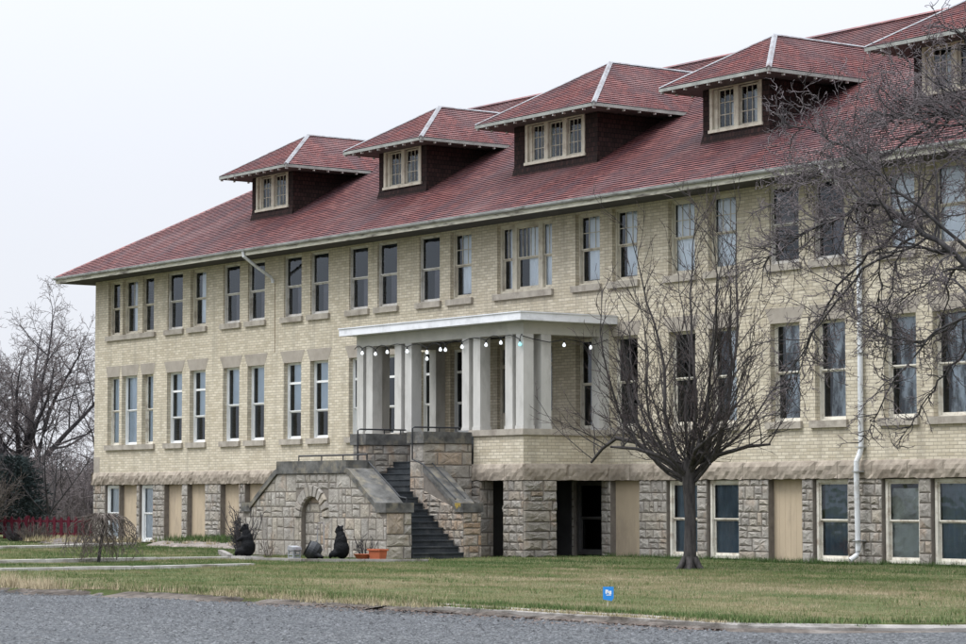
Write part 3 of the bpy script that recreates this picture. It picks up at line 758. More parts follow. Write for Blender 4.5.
# beam, ceiling, roof slab
mb=MB()
mb.box(PX0-.01,PX1+.01,-P-.01,-P+.38,6.575,6.94); mb.box(PX1-.36,PX1+.01,-P+.38,0,6.575,6.94); mb.box(PX0-.01,PX0+.36,-P+.38,0,6.575,6.94); mb.build('porch_beam',M['pbeam'],bld)
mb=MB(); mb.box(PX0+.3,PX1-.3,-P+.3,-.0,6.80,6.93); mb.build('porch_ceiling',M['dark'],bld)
mb=MB(); mb.box(PX0-.42,PX1+.42,-P-.42,-.002,6.945,7.17); mb.box(PX0-.45,PX1+.45,-P-.45,-.003,7.17,7.20)
pr=mb.build('porch_roof',M['pfascia'],bld)
mb=MB(); a=[(PX0-.44,-P-.44,7.204),(PX1+.44,-P-.44,7.204),(PX1+.44,-.01,7.204),(PX0-.44,-.01,7.204)]; b=[(PX0+.3,-P+.6,7.26),(PX1-.3,-P+.6,7.26),(PX1-.3,-.01,7.26),(PX0+.3,-.01,7.26)]
for i in range(4): mb.face([a[i],a[(i+1)%4],b[(i+1)%4],b[i]])
mb.face(b); mb.build('roofing_felt',M['cap'],pr,(0,0,0))

# ---- downpipes
mb=MB(); x=44.42
mb.tube([(x-.2,-1.27,10.60),(x-.2,-1.22,10.42),(x-.1,-.55,10.0),(x,-.10,9.72),(x,-.10,9.5),(x,-.10,3.05),(x-.02,-.14,2.9),(x-.03,-.24,2.72),(x-.03,-.25,2.5),(x-.02,-.22,.35),(x-.05,-.26,.22),(x-.12,-.42,.10)],.075,10)
dp=mb.build('downpipe',M['pipe'],bld,smooth=False)
mb=MB()
for z in (.62,2.45,3.1,5.6,8.2): mb.box(x-.11,x+.09,(-.34 if z<2.6 else -.19),0,z-.015,z+.015)
mb.build('pipe_bracket',M['gutter'],dp,(0,0,0))
mb=MB(); mb.tube([(13.95,-1.27,10.60),(13.96,-1.25,10.44),(14.0,-.75,10.1),(14.08,-.16,9.72),(14.1,-.10,9.60),(14.1,-.10,9.52)],.06,10); mb.build('downpipe',M['pipe'],bld)
mb=MB(); mb.box(14.085,14.115,-.012,-.004,7.0,9.5); mb.build('pipe_stain',M['jamb'],bld)

# ------------------------------------------------------------------ entrance staircase
st=thing('stone_staircase','grey stone double staircase with arched niche and dark cap stones before the porch','staircase',(29,-5,0))
YN,YI,YO,YQ=-7.65,-6.80,-4.98,-4.35
fr_=lambda u,v,a:(u,a,v)
LX,RX=25.0,33.0

nx0,nx1,nz=28.40,29.62,1.78; nc=(nx0+nx1)/2; nr=(nx1-nx0)/2; sp=nz-nr
mb=MB()  # mortar core with the niche left open
mb.prism([(LX,-.1),(nx0,-.1),(nx0,2.47),(27.05,2.47),(25.49,1.44),(25.49,1.33),(LX,1.33)],YN,YI,fr_)
mb.prism([(nx1,-.1),(RX,-.1),(RX,1.33),(32.51,1.33),(32.51,1.44),(30.95,2.47),(nx1,2.47)],YN,YI,fr_)
arc=[(nc+nr*math.cos(a),sp+nr*math.sin(a)) for a in [math.pi*i/12 for i in range(13)]]
for i in range(12):
    p,q=arc[i],arc[i+1]
    mb.prism([q,p,(p[0],2.47),(q[0],2.47)],YN,YI,lambda u,v,a:(u,a,v))
mb.box(nx0,nx1,YN+.15,YI,-.1,2.3)
sw=mb.build('parapet_wall',M['mortar'],st)
mb=MB(); f=front(YN); vr=nr+.36
stone_face(mb,[(LX,0),(nx0,0),(nx0,sp),(LX,sp)],f,41,cmin=.38,cmax=.62,wmin=.32,wmax=.85,split=.75,bulge=.02)
stone_face(mb,[(nx1,0),(RX,0),(RX,sp),(nx1,sp)],f,42,cmin=.38,cmax=.62,wmin=.32,wmax=.85,split=.75,bulge=.02)
up_=[(25.2,sp),(nc-vr*.9,sp),(nc-vr*.9,2.47),(27.15,2.47),(25.50,1.33)]
stone_face(mb,[(25.3,sp),(nc-vr*.93,sp),(nc-vr*.93,2.47),(27.05,2.47),(25.49,1.44),(25.3,1.2)],f,43,cmin=.3,cmax=.55,wmin=.3,wmax=.8,split=.7,bulge=.02)
stone_face(mb,[(nc+vr*.93,sp),(32.8,sp),(32.51,1.44),(30.95,2.47),(nc+vr*.93,2.47)],f,44,cmin=.3,cmax=.55,wmin=.3,wmax=.8,split=.7,bulge=.02)
stone_face(mb,[(nc-vr*.93,sp+vr*.87),(nc+vr*.93,sp+vr*.87),(nc+vr*.93,2.47),(nc-vr*.93,2.47)],f,45,cmin=.15,cmax=.3,wmin=.25,wmax=.6)
nv=11
for i in range(nv):   # voussoirs
    a0,a1=math.pi*i/nv+.02,math.pi*(i+1)/nv-.02
    poly=[(nc+nr*math.cos(a0),sp+nr*math.sin(a0)),(nc+vr*math.cos(a0),sp+vr*math.sin(a0)),(nc+vr*math.cos(a1),sp+vr*math.sin(a1)),(nc+nr*math.cos(a1),sp+nr*math.sin(a1))]
    c=(sum(p[0] for p in poly)/4,sum(p[1] for p in poly)/4); tn=random.Random(i).random()*.8
    top=[f(c[0]+(p[0]-c[0])*.8,c[1]+(p[1]-c[1])*.8,.07) for p in poly]; bot=[f(p[0],p[1],-.01) for p in poly]
    mb.face(top,tone=tn)
    for k in range(4): mb.face([bot[k],bot[(k+1)%4],top[(k+1)%4],top[k]],tone=tn)
stone_face(mb,[(nx0,0),(nx1,0),(nx1,nz),(nx0,nz)],front(YN+.15),46,cmin=.25,cmax=.4,wmin=.3,wmax=.6,bulge=.02,warm=.9,split=.2)
stone_face(mb,rect(YN,YI,0,1.33),right(RX),47,cmin=.3,cmax=.5,wmin=.5,wmax=.95,bulge=.04,warm=.55,split=.3)
stone_face(mb,rect(-YI,-YN,0,1.33),left(LX),48)
mb.build('stonework',M['stone'],sw,(0,0,0))
# caps of the near parapet
def cap_piece(mb,poly,y0,y1):
    mb=MB(); mb.prism(poly,y0,y1,fr_); mb.build('cap_stone',M['cap'],st)
mb=MB(); y0,y1=YN-.07,YI+.05
cap_piece(mb,[(27.05,2.475),(30.95,2.475),(30.95,2.85),(27.05,2.85)],y0,y1)
for s in (1,-1):
    X=lambda x:29+s*(x-29)
    for poly in ([(30.952,2.47),(32.52,1.44),(32.52,1.60),(31.10,2.58),(30.952,2.62)],[(32.522,1.335),(33.06,1.335),(33.06,1.61),(32.522,1.61)]):
        q=[(X(a),b) for a,b in poly]; cap_piece(mb,q if s>0 else q[::-1],y0,y1)
# far parapets of the two side flights, and side walls of the upper flight
for s in (1,-1):
    mo=MB(); mb=MB()
    X=lambda x:29+s*(x-29)
    poly=[(X(a),b) for a,b in [(30.95,-.1),(33.0,-.1),(33.0,1.33),(32.61,1.33),(32.59,1.46),(30.95,2.54)]]
    if s<0: poly=poly[::-1]
    mo.prism(poly,YO,YQ,fr_)
    pc=[(X(a),b) for a,b in [(30.95,0),(33.0,0),(33.0,1.33),(32.60,1.455),(30.95,2.54)]]
    if s<0: pc=pc[::-1]
    stone_face(mb,pc,front(YO),51+s,cmin=.18,cmax=.34,wmin=.22,wmax=.55,split=.4,warm=.5)
    stone_face(mb,rect(YO,YQ,0,1.33),right(33.0) if s>0 else (lambda u,v,d:(25.0-d,YO+YQ-u,v)),60+s,cmin=.3,cmax=.42,wmin=.4,wmax=.8,warm=.8)
    xa,xb=sorted((X(30.2),X(30.95)))
    mo.box(xa,xb,-4.95,-P-.03,-.1,3.38)
    stone_face(mb,rect(xa,xb,1.2,3.38),front(-4.95),70+s,cmin=.3,cmax=.5,wmin=.5,wmax=.9,bulge=.02,split=.1)
    stone_face(mb,rect(-4.95,-P-.03,0.,3.38),right(xb),80+s,cmin=.3,cmax=.5,wmin=.6,wmax=1.1,bulge=.03,warm=.7,split=.15)
    stone_face(mb,rect(P+.03,4.95,0.,3.38),left(xa),90+s,cmin=.3,cmax=.5,wmin=.6,wmax=1.1,bulge=.03,warm=1.,split=.15)
    fw_=mo.build('upper_wall',M['mortar'],st); mb.build('stonework',M['stone_warm'],fw_,(0,0,0))
mb=MB()
for s in (1,-1):
    X=lambda x:29+s*(x-29)
    for poly in ([(30.96,2.54),(32.60,1.46),(32.60,1.60),(30.96,2.69)],[(32.602,1.335),(33.05,1.335),(33.05,1.60),(32.602,1.60)]):
        q=[(X(a),b) for a,b in poly]; cap_piece(mb,q if s>0 else q[::-1],YO-.05,YQ+.05)
    xa,xb=sorted((X(30.13),X(31.02))); mb=MB(); mb.box(xa,xb,-5.03,-P-.08,3.38,3.72); mb.build('cap_stone',M['cap'],st)
M['lichen']=simple('yellow_lichen',(.30,.22,.06),.95,.3,14)
mb=MB(); [mb.box(32.62+a,32.62+a+w_,-5.034-e_,-5.03,1.60-h_,1.6) for a,w_,h_,e_ in ((.02,.06,.10,0),(.085,.05,.17,.001),(.14,.07,.13,0),(.215,.05,.07,.001),(.27,.04,.11,0))]; mb.box(32.64,32.86,-5.03,-4.82,1.601,1.604); mb.box(32.70,32.8,-4.82,-4.7,1.601,1.604); mb.build('lichen_patch',M['lichen'],st)
# steps
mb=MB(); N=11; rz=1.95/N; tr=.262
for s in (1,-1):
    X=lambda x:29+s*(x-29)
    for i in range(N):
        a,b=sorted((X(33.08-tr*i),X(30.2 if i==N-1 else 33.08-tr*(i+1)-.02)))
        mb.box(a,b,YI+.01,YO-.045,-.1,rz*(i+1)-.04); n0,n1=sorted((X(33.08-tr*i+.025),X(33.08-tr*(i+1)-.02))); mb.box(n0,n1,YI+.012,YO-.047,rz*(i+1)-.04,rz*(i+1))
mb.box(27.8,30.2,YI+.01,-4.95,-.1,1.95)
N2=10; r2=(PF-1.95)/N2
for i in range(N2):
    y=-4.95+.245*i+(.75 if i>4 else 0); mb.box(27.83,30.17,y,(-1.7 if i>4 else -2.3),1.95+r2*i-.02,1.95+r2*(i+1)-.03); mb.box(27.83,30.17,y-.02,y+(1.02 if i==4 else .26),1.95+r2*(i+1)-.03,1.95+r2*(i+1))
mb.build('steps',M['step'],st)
# rails
class RB:
    def tube(s,pts,r,n):
        q=MB(); q.tube(pts,r,n); q.build('handrail' if len(pts)>2 else ('rail_post' if abs(pts[0][0]-pts[1][0])<.01 and abs(pts[0][1]-pts[1][1])<.01 else 'handrail'),M['iron'],st)
mb=RB()
for s in (1,-1):
    X=lambda x:29+s*(x-29)
    mb.tube([(X(29),-6.95,3.02),(X(30.9),-6.95,3.02),(X(30.9),-6.95,2.88)],.024,8); mb.tube([(X(30.95),-6.93,2.80),(X(32.6),-6.93,1.78),(X(32.95),-6.93,1.74),(X(32.95),-6.93,1.6)],.024,8)
    mb.tube([(X(30.9),-6.95,2.85),(X(30.9),-6.95,3.02)],.02,6); mb.tube([(X(29.6),-6.95,2.85),(X(29.6),-6.95,3.02)],.02,6)
    mb.tube([(X(30.5),-3.3,3.86),(X(30.5),-5.0,3.86),(X(30.5),-5.08,3.82),(X(30.5),-5.08,2.9),(X(31.0),-5.04,2.75),(X(32.7),-5.04,1.72)],.024,8)
    mb.tube([(X(31.0),-4.7,2.78),(X(32.7),-4.7,1.74)],.02,8); mb.tube([(X(30.5),-4.1,3.72),(X(30.5),-4.1,3.86)],.018,6); mb.tube([(X(30.5),-3.5,3.72),(X(30.5),-3.5,3.86)],.018,6)

# ------------------------------------------------------------------ string lights on the porch
def bulb_mat(name,col,e):
    m,nt,b=newmat(name); b.inputs['Base Color'].default_value=col+(1,); b.inputs['Emission Color'].default_value=col+(1,); b.inputs['Emission Strength'].default_value=e; b.inputs['Roughness'].default_value=.3; return m
M['bulb']=bulb_mat('lit_white_bulb',(.9,.95,1.),.9); M['cyan']=bulb_mat('lit_cyan_bulb',(.35,.85,.95),.8)
sl=thing('string_lights','string of small white bulbs hanging along the porch beam','string lights',(29,-3.25,6.5))
bx=[24.95,25.72,26.40,27.52,28.62,29.35,29.62,30.50,31.75,32.50,33.45]; bz=[6.36,6.30,6.33,6.30,6.22,6.27,6.25,6.30,6.30,6.33,6.24]
yb=-3.27; pts=[]
xs=[24.5]+bx+[33.6]
cord=[]
for i,x in enumerate(xs[:-1]):
    x2=xs[i+1]
    z1=bz[i-1]+.16 if i>0 else 6.52; z2=bz[i]+.16 if i<len(bz) else 6.5
    for t in (0,.25,.5,.75): cord.append((x+(x2-x)*t,yb,z1+(z2-z1)*t+.10*math.sin(math.pi*t)))
cord+= [(33.6,-3.3,6.5),(33.6,-2.9,6.42),(33.6,-2.3,6.34),(33.6,-1.7,6.46),(33.6,-1.2,6.40),(33.6,-.6,6.33),(33.6,-.1,6.5)]
mb=MB(); mb.tube(cord,.014,5); mb.build('cord',M['iron'],sl)
def bulb(x,y,z,m):
    mb=MB(); prof=[(0,.0),(.035,.01),(.052,.04),(.05,.07),(.028,.10),(.020,.13)]
    n=10
    for i in range(len(prof)-1):
        r0,h0=prof[i]; r1,h1=prof[i+1]
        for k in range(n):
            a,b=2*math.pi*k/n,2*math.pi*(k+1)/n
            mb.face([(r0*math.cos(a),r0*math.sin(a),h0),(r0*math.cos(b),r0*math.sin(b),h0),(r1*math.cos(b),r1*math.sin(b),h1),(r1*math.cos(a),r1*math.sin(a),h1)])
    o=mb.build('bulb',m,sl,(x-29,y+3.25,z-6.5),True)
    sb=MB(); sb.tube([(0,0,.12),(0,0,.19)],.022,8); sb.build('socket',M['iron'],o,(0,0,0))
    return o
for i,(x,z) in enumerate(zip(bx,bz)): bulb(x,yb,z-.04,M['bulb'] if i!=10 else M['cyan'])
bulb(28.62,yb,5.98,M['bulb']); bulb(33.6,-1.75,6.22,M['bulb']); bulb(33.6,-.75,6.18,M['bulb'])

# ------------------------------------------------------------------ ground
def hmap(mb,x0,x1,y0,y1,nx,ny,hf):
    P=[[(x0+(x1-x0)*i/nx,y0+(y1-y0)*j/ny,hf(x0+(x1-x0)*i/nx,y0+(y1-y0)*j/ny)) for j in range(ny+1)] for i in range(nx+1)]
    for i in range(nx):
        for j in range(ny): mb.face([P[i][j],P[i+1][j],P[i+1][j+1],P[i][j+1]])
def lawn_h(x,y):
    h=.05*mn.noise(Vector((x*.25,y*.35,0)))+.02*mn.noise(Vector((x*1.3,y*1.3,3)))
    return h
def edge_y(x):
    # where the lawn meets the road
    if x>70.2: return -18.2
    if x>66.8: return -23.93+1.0*(x-66.8)**1.6
    if x>56: return -23.95
    t=min(1,max(0,(56-x)/8)); return -23.95-.9*t-(1.3*min(1,max(0,(52-x)/14)))+ (.35*mn.noise(Vector((x*.4,0,5)))+.22*mn.noise(Vector((x*1.7,0,5))))*t
mb=MB(); mb.face([(-900,-900,-.16),(900,-900,-.16),(900,1200,-.16),(-900,1200,-.16)]); struct('ground',mb,M['lawn'])
mb=MB(); nx=230; ny=50
for i in range(nx):
    xa,xb=-30+120*i/nx,-30+120*(i+1)/nx
    for j in range(ny):
        def pt(x,t):
            e=edge_y(x); y=e+(26-e)*(t**1.35)
            zz=lawn_h(x,y) if t>0 else -.02
            return (x,y,zz)
        mb.face([pt(xa,j/ny),pt(xb,j/ny),pt(xb,(j+1)/ny),pt(xa,(j+1)/ny)])
    e0,e1=edge_y(xa),edge_y(xb)
    mb.face([(xa,e0-.25,-.14),(xb,e1-.25,-.14),(xb,e1,-.02),(xa,e0,-.02)])
lw=struct('lawn',mb,M['lawn'])
mb=MB(); 
hmap(mb,-60,150,-75,-23.8,140,34,lambda x,y:-.13+.012*mn.noise(Vector((x*.3,y*.8,9)))); hmap(mb,66.2,150,-23.8,-12,40,10,lambda x,y:-.135+.006*mn.noise(Vector((x*.3,y*.8,9)))); struct('road',mb,M['road'])
# verge dirt between road and grass where the curb is lost
mb=MB(); n=260
for i in range(n):
    xa,xb=34+24*i/n,34+24*(i+1)/n
    wv=lambda x:.75+.9*mn.noise(Vector((x*.9,2,0)))+.3*mn.noise(Vector((x*4,3,0)))
    ya,yb_=edge_y(xa),edge_y(xb)
    mb.face([(xa,ya-wv(xa),-.150),(xb,yb_-wv(xb),-.150),(xb,yb_+.12,-.025),(xa,ya+.12,-.025)])
struct('road_verge',mb,M['dirt'])
mb=MB(); path=[]
x=52.6
while x<69.6: path.append((x,-23.95 if x<66.8 else edge_y(x))); x+=(.30 if x<66.6 else .12)
def koff(i,o,z):
    p=Vector(path[max(i-1,0)]); q=Vector(path[min(i+1,len(path)-1)]); d=(q-p).normalized(); n=Vector((d.y,-d.x)); x_,y_=path[i]
    sink=-.07*max(0,min(1,(57.5-x_)/3.5))-.05*max(0,min(1,(x_-66.5)/2))+.014*mn.noise(Vector((x_*.8,4,0)))
    return (x_+n.x*o,y_+n.y*o,z+(sink if z>-.09 else 0))
for i in range(len(path)-1):
    pr2=[(.21,-.16),(.20,-.035+.02*mn.noise(Vector((i*.7,1,0)))),(.155,-.002),(.0,.008),(-.08,-.10)]
    A=[koff(i,o,z) for o,z in pr2]; B=[koff(i+1,o,z) for o,z in pr2]
    for q in range(4): mb.face([A[q],B[q],B[q+1],A[q+1]])
struct('kerb',mb,M['curb'])
mb=MB()   # silt and rotted leaves banked against the kerb foot
for i in range(len(path)-1):
    def row(i):
        x_=path[i][0]; w=.22+.20*mn.noise(Vector((x_*.9,8,0)))+.08*mn.noise(Vector((x_*4,8,0))); h=.055+.06*mn.noise(Vector((x_*1.3,3,0)))
        return [koff(i,.19,-.128+max(.0,h)),koff(i,.19+w*.4,-.128+max(0,h*.8)),koff(i,.19+max(w,.06),-.15)]
    A=row(i);B=row(i+1)
    for q in range(2): mb.face([A[q+1],B[q+1],B[q],A[q]])
struct('kerb_silt',mb,M['dirt'])
# walks and low concrete edgings on the lawn
def slab(name,pts,w,z,mat,th=.10):
    mb=MB()
    for i in range(len(pts)-1):
        a=Vector(pts[i]+(0,));b=Vector(pts[i+1]+(0,)); d=(b-a).normalized(); s=Vector((-d.y,d.x,0))*w/2
        L=(b-a).length; k=max(1,int(L/1.5))
        for q in range(k):
            p0=a+d*(L*q/k+.008); p1=a+d*(L*(q+1)/k-.008)
            dz=.012*mn.noise(p0)
            c=[p0-s,p1-s,p1+s,p0+s]
            top=[(v.x,v.y,z+dz) for v in c]; bot=[(v.x,v.y,z-th) for v in c]
            mb.face(top)
            for r in range(4): mb.face([bot[r],bot[(r+1)%4],top[(r+1)%4],top[r]])
    return struct(name,mb,mat)
slab('concrete_walk',[(31.2,-21.5),(30.0,-15.6),(30.2,-11.2)],.35,.09,M['concrete'],.2)
slab('concrete_edging',[(30.3,-10.9),(33.3,-10.6),(35.9,-8.2)],.18,.07,M['curb'])
slab('concrete_walk',[(36.9,-21.4),(37.2,-18.0),(36.6,-14.2)],.30,.065,M['concrete'])
slab('concrete_walk',[(13.2,-12.5),(11.6,-8.0),(9.2,-3.2)],.6,.10,M['concrete'])
slab('concrete_edging',[(30.0,-11.0),(23.5,-7.6)],.16,.13,M['curb'],.2)
mb=MB(); hmap(mb,9.5,25,-3.2,-.1,60,12,lambda x,y:(-.06+.24*math.sin(max(0,min(1,(y+3.2)/3.1))*math.pi)**.5+.07*mn.noise(Vector((x*1.4,y*1.4,2))))*min(1,(x-9.5)/.8+.0)-.03*(x<9.8)); struct('planting_bed',mb,M['mulch'])
mb=MB(); hmap(mb,2.5,10,-5.0,-1.2,30,16,lambda x,y:.30*max(0,1-((x-5.5)/3.0)**2-((y+3.2)/1.7)**2)+.10*mn.noise(Vector((x*1.8,y*1.8,1)))-.07); struct('soil_mound',mb,M['dirt'])

# ------------------------------------------------------------------ grass (uncountable)
def big_mesh(name,V,F,mat,tone=None,parent=None):
    me=bpy.data.meshes.new(name); V=np.asarray(V,dtype=np.float32); F=np.asarray(F,dtype=np.int32)
    k=F.shape[1]; me.vertices.add(len(V)); me.vertices.foreach_set('co',V.ravel()); me.loops.add(F.size); me.loops.foreach_set('vertex_index',F.ravel())
    me.polygons.add(len(F)); me.polygons.foreach_set('loop_start',np.arange(len(F),dtype=np.int32)*k)
    me.update(calc_edges=True); me.materials.append(mat)
    if tone is not None:
        at=me.attributes.new('tone','FLOAT','FACE'); at.data.foreach_set('value',np.asarray(tone,dtype=np.float32))
    return link(name,me,parent)
rs=np.random.RandomState(3)
def nz2(x,y,s,seed):
    return np.array([mn.noise(Vector((a*s,b*s,seed))) for a,b in zip(x,y)])
def blades(n,xr,yr,hmin,hmax,tonef,zf=None,seed=0,w=.010,keep=None,lean=.5):
    r=np.random.RandomState(seed); x=r.uniform(xr[0],xr[1],n); y=yr[0]+(yr[1]-yr[0])*r.uniform(0,1,n)
    n1=nz2(x*.45,y,.55,1.); n2=nz2(x,y,2.4,7.); n3=nz2(x,y,.9,4.)
    k=np.ones(n,bool)
    ed=np.array([edge_y(a) for a in x]); k&= y>ed+.02
    if keep is not None: k&=keep(x,y)
    x,y,n1,n2,n3=x[k],y[k],n1[k],n2[k],n3[k]; n=len(x)
    z=np.array([lawn_h(a,b) for a,b in zip(x,y)])-.01 if zf is None else zf(x,y)
    h=(hmin+(hmax-hmin)*r.rand(n))*(1+.55*n2+.3*n3)
    az=r.uniform(0,2*np.pi,n); ln=r.uniform(0,lean,n)*h; az2=r.uniform(0,2*np.pi,n)
    wx=np.cos(az)*w*.5; wy=np.sin(az)*w*.5
    V=np.zeros((n,3,3)); V[:,0]=np.stack([x-wx,y-wy,z],1); V[:,1]=np.stack([x+wx,y+wy,z],1); V[:,2]=np.stack([x+np.cos(az2)*ln,y+np.sin(az2)*ln,z+h],1)
    t=np.clip(tonef(x,y,n1,n2,n3)+r.normal(0,.13,n),0,1)
    return V.reshape(-1,3),np.arange(n*3).reshape(-1,3),t
def tone_main(x,y,n1,n2,n3):
    # greener to the left and beside the kerb, straw coloured in the middle of the right lawn
    g=.36+.30/(1+np.exp(-(x-44)/3.5))*np.exp(-((y+15.5)/6.)**2)
    near=np.clip((y+9)/5,0,1); g=g*(1-.5*near)
    return g+.06-.10*(x<46)+.50*n1+.28*n2+.18*n3
Vs=[];Fs=[];Ts=[];o=0
for args in ((300000,(28,72),(-25.5,-7),.024,.058,tone_main,None,11,.011),(90000,(8,62),(-16,-.4),.03,.065,tone_main,None,12,.016),(60000,(-12,34),(-16,4),.04,.09,tone_main,None,13,.02)):
    V,F,T_=blades(*args[:6],seed=args[7],w=args[8],keep=lambda x,y:~((x>24.9)&(x<33.2)&(y>-7.7)&(y<0))&~((x>24.4)&(x<33.6)&(y>-3.3))&~((y>-.1)&(x>-.1)))
    Vs.append(V);Fs.append(F+o);Ts.append(T_);o+=len(V)
# taller tufts: along the kerb, along the wall foot and scattered
def clumps(n,cx,cy,rad,per,h0,h1,tone,seed,w=.012):
    r=np.random.RandomState(seed); out=[]
    for i in range(n):
        x0,y0=cx(r),cy(r); 
        k=per; x=x0+r.normal(0,rad,k); y=y0+r.normal(0,rad*.6,k); z=np.full(k,-.01); h=r.uniform(h0,h1,k)*r.uniform(.6,1.2)
        az=r.uniform(0,2*np.pi,k); l=r.uniform(.1,.7,k)*h; wx=np.cos(az+1.6)*w/2; wy=np.sin(az+1.6)*w/2
        V=np.zeros((k,3,3)); V[:,0]=np.stack([x-wx,y-wy,z],1); V[:,1]=np.stack([x+wx,y+wy,z],1); V[:,2]=np.stack([x+np.cos(az)*l,y+np.sin(az)*l,z+h],1)
        out.append((V.reshape(-1,3),np.arange(k*3).reshape(-1,3),np.clip(tone+r.normal(0,.1,k)+r.normal(0,.08),0,1)))
    return out
def addc(lst):
    global o
    for V,F,T_ in lst: Vs.append(V);Fs.append(F+o);Ts.append(T_);o+=len(V)
addc(clumps(260,lambda r:r.uniform(55,66.8),lambda r:-23.84+abs(r.normal(0,.2)),.10,26,.05,.12,.22,21))
def edg(sd,off):
    st_={'x':0}
    def fx(r): st_['x']=r.uniform(36,58.5); return st_['x']
    def fy(r): return edge_y(st_['x'])+off+r.normal(0,sd)
    return fx,fy
fx,fy=edg(.16,-.02); addc(clumps(520,fx,fy,.10,24,.05,.16,.34,22))
fx,fy=edg(.25,-.10); addc(clumps(260,fx,fy,.13,20,.05,.17,.85,23))
fx,fy=edg(.3,-.55); addc(clumps(110,fx,fy,.12,14,.03,.10,.6,29))
addc(clumps(90,lambda r:r.uniform(43.5,49),lambda r:-25.9+r.normal(0,.2),.14,26,.12,.32,.95,28))
addc(clumps(150,lambda r:r.uniform(55,61.5),lambda r:-24.28+r.normal(0,.07),.10,20,.03,.10,.42,34))
addc(clumps(170,lambda r:r.uniform(60,66.8),lambda r:-24.22+r.normal(0,.06),.08,14,.02,.07,.80,35))
def cfx(r): cfx.x=r.uniform(65.5,69.2); return cfx.x
addc(clumps(150,cfx,lambda r:edge_y(cfx.x)+r.normal(-.03,.12),.10,20,.04,.12,.30,36))
addc(clumps(120,lambda r:r.uniform(53,60),lambda r:-24.7+r.normal(0,.2),.12,22,.05,.13,.78,24))
addc(clumps(420,lambda r:r.uniform(33.8,56),lambda r:-.45+r.normal(0,.12),.12,22,.06,.20,.12,25))
addc(clumps(700,lambda r:r.uniform(30,72),lambda r:r.uniform(-23.6,-3),.12,14,.06,.13,.25,26))
addc(clumps(160,lambda r:r.uniform(35,66),lambda r:-4.6+r.normal(0,.5),.2,18,.05,.12,.10,27))
gr=big_mesh('grass',np.concatenate(Vs),np.concatenate(Fs),M['blade'],np.concatenate(Ts)); tag(gr,'green and straw coloured lawn grass before the building','grass',kind='stuff')
# leafy green bed plants along the wall foot on the left (ground cover)
Vs=[];Fs=[];Ts=[];o=0
addc(clumps(700,lambda r:r.uniform(9.8,24.6),lambda r:-1.0+r.normal(0,.55),.16,22,.08,.34,.16,31,.035))
addc(clumps(90,lambda r:r.uniform(9.8,24.6),lambda r:-2.2+r.normal(0,.5),.12,16,.05,.2,.85,32,.03))
addc(clumps(120,lambda r:r.uniform(2.5,9.5),lambda r:-3.2+r.normal(0,.8),.2,16,.05,.3,.8,33,.03))
gc=big_mesh('ground_cover',np.concatenate(Vs)+np.array([0,0,.12]),np.concatenate(Fs),M['blade'],np.concatenate(Ts)); tag(gc,'leafy green plants along the wall foot left of the staircase','ground cover',kind='stuff')
# dead leaves and pebbles along the kerb and verge
def litter(name,n,cx,cy,z,s0,s1,mat,seed,up=.4):
    r=np.random.RandomState(seed); V=[];F=[]
    for i in range(n):
        x,y=cx(r),cy(r); s=r.uniform(s0,s1); az=r.uniform(0,6.28); t=r.uniform(-up,up)
        c,sn=math.cos(az),math.sin(az); b=len(V)
        for a,bb,h in ((-1,-.6,0),(1,-.5,.2),(.8,.6,1.),(-.7,.5,.6)): V.append((x+s*(a*c-bb*sn),y+s*(a*sn+bb*c),z(x,y)+s*h*abs(t)*1.4+.003))
        F.append((b,b+1,b+2,b+3))
    ob=big_mesh(name,V,F,mat); tag(ob,None,None,kind='stuff'); return ob
M['deadleaf']=simple('dead_leaves',(.13,.095,.08),1.,.5,40)
litter('leaf_litter',9000,lambda r:r.choice([r.uniform(55,66.8),r.uniform(40,60)]),lambda r:-24.24+r.normal(0,.06) if r.rand()<.7 else -24.6+r.normal(0,.4),lambda x,y:-.118,.010,.03,M['deadleaf'],41)
M['chip']=simple('road_chippings',(.085,.088,.094),.95,.85,9)
def pebbles():
    r=np.random.RandomState(9); V=[];F=[]
    oc=[(1,0,0),(0,1,0),(-1,0,0),(0,-1,0),(0,0,1)]
    for i in range(30000):
        y=-24.3-abs(r.normal(0,6.)); x=r.uniform(44,80)+ (y+24)*-.0
        s=r.uniform(.010,.028)*(1+(r.rand()<.04)*1.2); b=len(V); a=r.uniform(0,6.28)
        for p in oc: V.append((x+s*(p[0]*math.cos(a)-p[1]*math.sin(a)*.8),y+s*(p[0]*math.sin(a)+p[1]*math.cos(a)*.8),-.128+s*.7*p[2]))
        for q in ((0,1,4),(1,2,4),(2,3,4),(3,0,4)): F.append(tuple(b+k for k in q))
    ob=big_mesh('gravel',V,F,M['chip']); tag(ob,None,None,kind='stuff')
pebbles()

